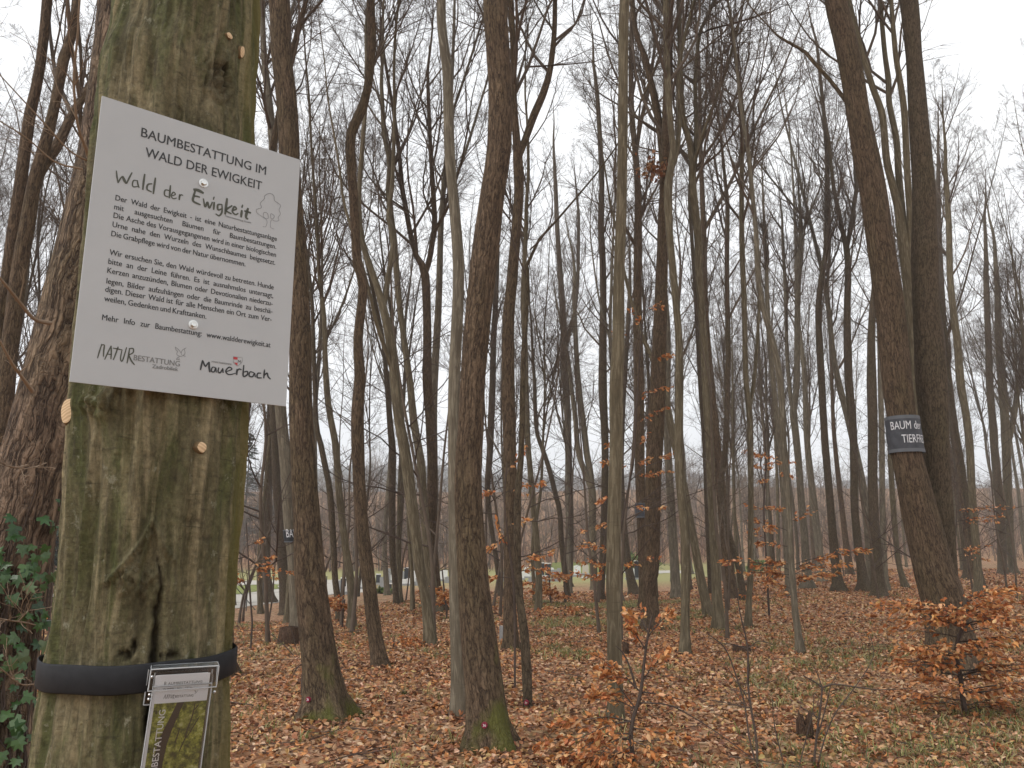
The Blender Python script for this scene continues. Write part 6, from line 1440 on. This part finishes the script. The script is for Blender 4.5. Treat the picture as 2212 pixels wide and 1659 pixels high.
bare_shoots('fallen looking pale twigs left of the mossy-footed oak', (640, 1420), [[(640, 1422, 2), (610, 1390, 2.2), (585, 1370, 1.6)], [(641, 1405, 1.5), (634, 1375, 1.6), (625, 1350, 1.2)]], 5)

# stumps
def stump(label, x, y, wpx, hpx, seed, jag=1.0, Y=None):
    rng = np.random.default_rng(seed); Y = Y or ghit(x, y); p = at(x, y, Y); z = float(ground(p[0], Y)); r = .5 * wpx / F * Y; h = hpx / F * Y
    root = empty('tree_stump', (p[0], Y, z), label, 'stump'); n = 30; a = np.arange(n) * 2 * np.pi / n; rr = r * (1 + .15 * vn(np.cos(a) * 2 + seed, np.sin(a) * 2))
    top = h * (1 - jag * .55 * np.clip(.5 + .7 * vn(np.cos(a) * 1.1 + seed * 3, np.sin(a) * 1.1) + .25 * vn(np.cos(a) * 5, np.sin(a) * 5), 0, 1))
    V = []
    for f, s_ in ((-.1, 1.25), (.12, 1.1), (.5, 1.0), (1, .95)): V.append(np.stack([p[0] + np.cos(a) * rr * s_, Y + np.sin(a) * rr * s_, z + top * f + (0 if f > 0 else -.06)], 1))
    V.append(np.stack([p[0] + np.cos(a) * rr * .6, Y + np.sin(a) * rr * .6, z + top * .82], 1)); V.append(np.stack([p[0] + np.cos(a) * rr * .1, Y + np.sin(a) * rr * .1, z + top * .6], 1))
    V = np.concatenate(V); q = [[i * n + j, i * n + (j + 1) % n, (i + 1) * n + (j + 1) % n, (i + 1) * n + j] for i in range(5) for j in range(n)]
    bk = np.stack([V[:, 0] - p[0], V[:, 1] - Y, V[:, 2]], 1)
    mb = MB(); mb.add(V, q, bk=bk, hgt=np.full((len(V), 1), 1.0)); mb.build('stump_wood', M['rot'], root)
M['rot'] = bark_oak('rotten_wood', (.13, .075, .048), (.03, .018, .012), cell=(60, 60, 9), bd=.01, mossh=.1)
stump('broken reddish brown stump sticking out of the leaves at the bottom right', 1738, 1597, 32, 62, 3)
stump('low dark stump behind the tall two-stemmed bare sapling', 1603, 1412, 34, 18, 4, .6)
stump('short dark stump right behind the foot of the straight smooth grey tree', 1352, 1417, 13, 28, 5, .5)
stump('sawn dark stump left of the mossy-footed oak before the gravel path', 627, 1394, 44, 36, 6, .15)

# fallen log behind the forking tree, mossy mound by the thin stems
def log(label, a, b_, r, m):
    A = np.array(a); B = np.array(b_); A[2] = ground(A[0], A[1]) + r * .6; B[2] = ground(B[0], B[1]) + r * .7
    P = np.stack([A, A * .6 + B * .4 + [0, 0, .05], B]); mb = MB(); Q, S = resample(P, [r, r * .9, r * .6], 14); tubes(mb, Q[None], S[None], 10, bk=(0, 0, 0, A[2] - .8)); tag(mb.build('fallen_log', m), label, 'log')
Yl = ghit(1590, 1268); log('mossy fallen log lying right of the forking smooth tree', at(1570, 1258, Yl), at(1640, 1278, Yl - 1), .16, M['oak'])
Yl = ghit(1780, 1240); log('pale fallen branch on the far ground behind the straight dark tree', at(1690, 1238, Yl), at(1850, 1232, Yl + 3), .07, M['smooth'])

# ------------------------------------------------------------------ fallen leaves and grass
def litter():
    rng = np.random.default_rng(23); mb = MB()
    def scatter(y0, y1, dens, size, det, wid=.86):
        A = .5 * wid * 2 * (y1 ** 2 - y0 ** 2) / 1; n = int(A * dens)
        Y = np.sqrt(rng.uniform(y0 ** 2, y1 ** 2, n)); X = rng.uniform(-wid, wid, n) * Y
        az = X / Y
        keep = (rng.random(n) < .55 + .45 * sstep(-.25, .2, vn(X * .9, Y * .9) + .5 * vn(X * 3, Y * 3)))
        keep &= ~((az < -.12) & (Y > 27)) & ~((Y > 46) & (az < .22))
        X, Y = X[keep], Y[keep]; n = len(X)
        p = np.stack([X, Y, ground(X, Y) + rng.uniform(.002, .035, n)], 1)
        a = rng.uniform(0, 6.283, n); fw = np.stack([np.cos(a), np.sin(a), rng.normal(0, .28, n)], 1)
        nr = norm(np.array([0, 0, 1.]) + rng.normal(0, .42, (n, 3)))
        ln = size * rng.uniform(.65, 1.35, n)
        w_ = vn(X * .35 + 3, Y * .35); pr = pick(rng, LIT, n, [.2, .16, .09, .19, .11, .07, .12, .06])
        leaf_shapes(mb, p, fw, nr, ln, ln * rng.uniform(.45, .72, n), pr, rng, det, .2)
    scatter(1.2, 9, 980, .052, True); scatter(9, 17, 560, .060, False); scatter(17, 30, 200, .085, False); scatter(30, 62, 40, .15, False)
    # leaves drifted against the stems
    for r_, ax in axes_of.values():
        P, R = ax[0]
        if P[0][1] > 26: continue
        n = int(70 + 900 * R[0]); a = rng.uniform(0, 6.283, n); rr = R[0] * 1.25 + np.abs(rng.normal(0, .16, n))
        X = P[0][0] + rr * np.cos(a); Y = P[0][1] + rr * np.sin(a); p = np.stack([X, Y, ground(X, Y) + rng.uniform(.005, .075, n) * np.exp(-(rr - R[0]) / .15)], 1)
        a2 = rng.uniform(0, 6.283, n); fw = np.stack([np.cos(a2), np.sin(a2), rng.normal(0, .4, n)], 1); nr = norm(np.array([0, 0, 1.]) + rng.normal(0, .5, (n, 3)))
        ln = (.052 if P[0][1] < 10 else .065) * rng.uniform(.7, 1.3, n); leaf_shapes(mb, p, fw, nr, ln, ln * rng.uniform(.45, .7, n), pick(rng, LIT, n, [.2, .14, .06, .25, .11, .06, .13, .05]), rng, True, .22)
    tag(mb.build('fallen_leaves', M['litter'], smooth=False), kind='stuff')
litter()

def ground_twigs():
    rng = np.random.default_rng(51); n = 420; Y = np.sqrt(rng.uniform(9, 20 ** 2, n)); X = rng.uniform(-.75, .78, n) * Y; a = rng.uniform(0, 6.283, n); L = rng.uniform(.15, .7, n)
    t = np.linspace(-.5, .5, 5); px_ = X[:, None] + np.cos(a)[:, None] * L[:, None] * t + rng.normal(0, .012, (n, 5)); py_ = Y[:, None] + np.sin(a)[:, None] * L[:, None] * t + rng.normal(0, .012, (n, 5))
    P = np.stack([px_, py_, ground(px_, py_) + .03 + np.abs(rng.normal(0, .015, (n, 1)))], -1); mb = MB(); tubes(mb, P, rng.uniform(.0025, .007, n)[:, None] * np.linspace(1, .5, 5), 5)
    A = grow(rng, P, np.full((n, 5), .003), L, 1.2, .3, .9, (30, 60), (.3, .5), 3, .0, .1, .7, .0015); tubes(mb, A[0], A[1], 4)
    tag(mb.build('fallen_twig_debris', M['twigdark']), kind='stuff')
ground_twigs()

def grass():
    rng = np.random.default_rng(29); mb = MB()
    n = 130000; Y = np.sqrt(rng.uniform(4.0 ** 2, 26 ** 2, n)); X = rng.uniform(-.8, .82, n) * Y
    px, py = proj(np.stack([X, Y, ground(X, Y)], 1))
    wgt = .10 + .60 * sstep(1650, 2150, px) * sstep(1480, 1560, py) + .45 * sstep(1500, 1700, px) * sstep(1380, 1420, py) * (1 - sstep(1500, 1560, py)) + .55 * sstep(1130, 1200, px) * (1 - sstep(1480, 1560, px)) * (1 - sstep(1400, 1460, py)) + .18 * (1 - sstep(560, 640, px)) * (1 - sstep(1420, 1500, py)) + .22 * sstep(880, 1000, px) * sstep(1560, 1620, py)
    nz = vn(X * 1.3 + 5, Y * 1.3) * .6 + vn(X * .4, Y * .4 + 9) * .6
    keep = rng.random(n) < np.clip(wgt * 1.1 * sstep(-.35, .45, nz), 0, 1) * .34
    X, Y = X[keep], Y[keep]; nt_ = len(X)
    nb = rng.integers(4, 11, nt_); idx = np.repeat(np.arange(nt_), nb); m = len(idx)
    r_ = rng.random(m) * .055; a = rng.uniform(0, 6.283, m)
    bx = X[idx] + r_ * np.cos(a); by = Y[idx] + r_ * np.sin(a); bz = ground(bx, by)
    L = rng.uniform(.06, .17, m) ; d = np.stack([np.cos(a), np.sin(a)], 1) * rng.uniform(.45, 1.25, m)[:, None]
    w_ = rng.uniform(.0018, .0034, m) * (1 + Y[idx] / 18)
    side = np.stack([-np.sin(a), np.cos(a), np.zeros(m)], 1) * w_[:, None]
    b0 = np.stack([bx, by, bz], 1)
    def pt(t): return b0 + np.concatenate([d * (L * t * t)[:, None], (L * (t - (.62 * t ** 3 * np.linalg.norm(d, axis=1))))[:, None]], 1)
    p1, p2, p3 = pt(.4), pt(.75), pt(1.0)
    V = np.stack([b0 - side, b0 + side, p1 - side, p1 + side, p2 - side * .7, p2 + side * .7, p3], 1); i = np.arange(m)[:, None] * 7
    col = pick(rng, np.array([(.12, .14, .04), (.19, .20, .06), (.30, .27, .10), (.09, .11, .04), (.36, .30, .15)]), m, [.20, .22, .26, .12, .20])
    c = np.concatenate([np.repeat(col[:, None], 7, 1).reshape(-1, 3), np.ones((m * 7, 1))], 1)
    mb.add(V.reshape(-1, 3), np.concatenate([i + [[0, 1, 3, 2]], i + [[2, 3, 5, 4]]]), i + [[4, 5, 6]], col=c)
    tag(mb.build('grass', M['blade']), kind='stuff')
grass()

# ------------------------------------------------------------------ damp air
HAZE = .0010
if HAZE:
    mb = MB(); mb.box((0, 390, 44), (760, 0, 0), (0, 440, 0), (0, 0, 48))
    m = bpy.data.materials.new('damp_air'); m.use_nodes = True; nt = m.node_tree; nt.nodes.clear(); o = nt.nodes.new('ShaderNodeOutputMaterial'); v = nt.nodes.new('ShaderNodeVolumePrincipled')
    v.inputs['Color'].default_value = (.93, .95, 1, 1); v.inputs['Density'].default_value = HAZE; v.inputs['Anisotropy'].default_value = .2; nt.links.new(v.outputs[0], o.inputs['Volume'])
    hz = tag(mb.build('haze', m, smooth=False), kind='stuff')
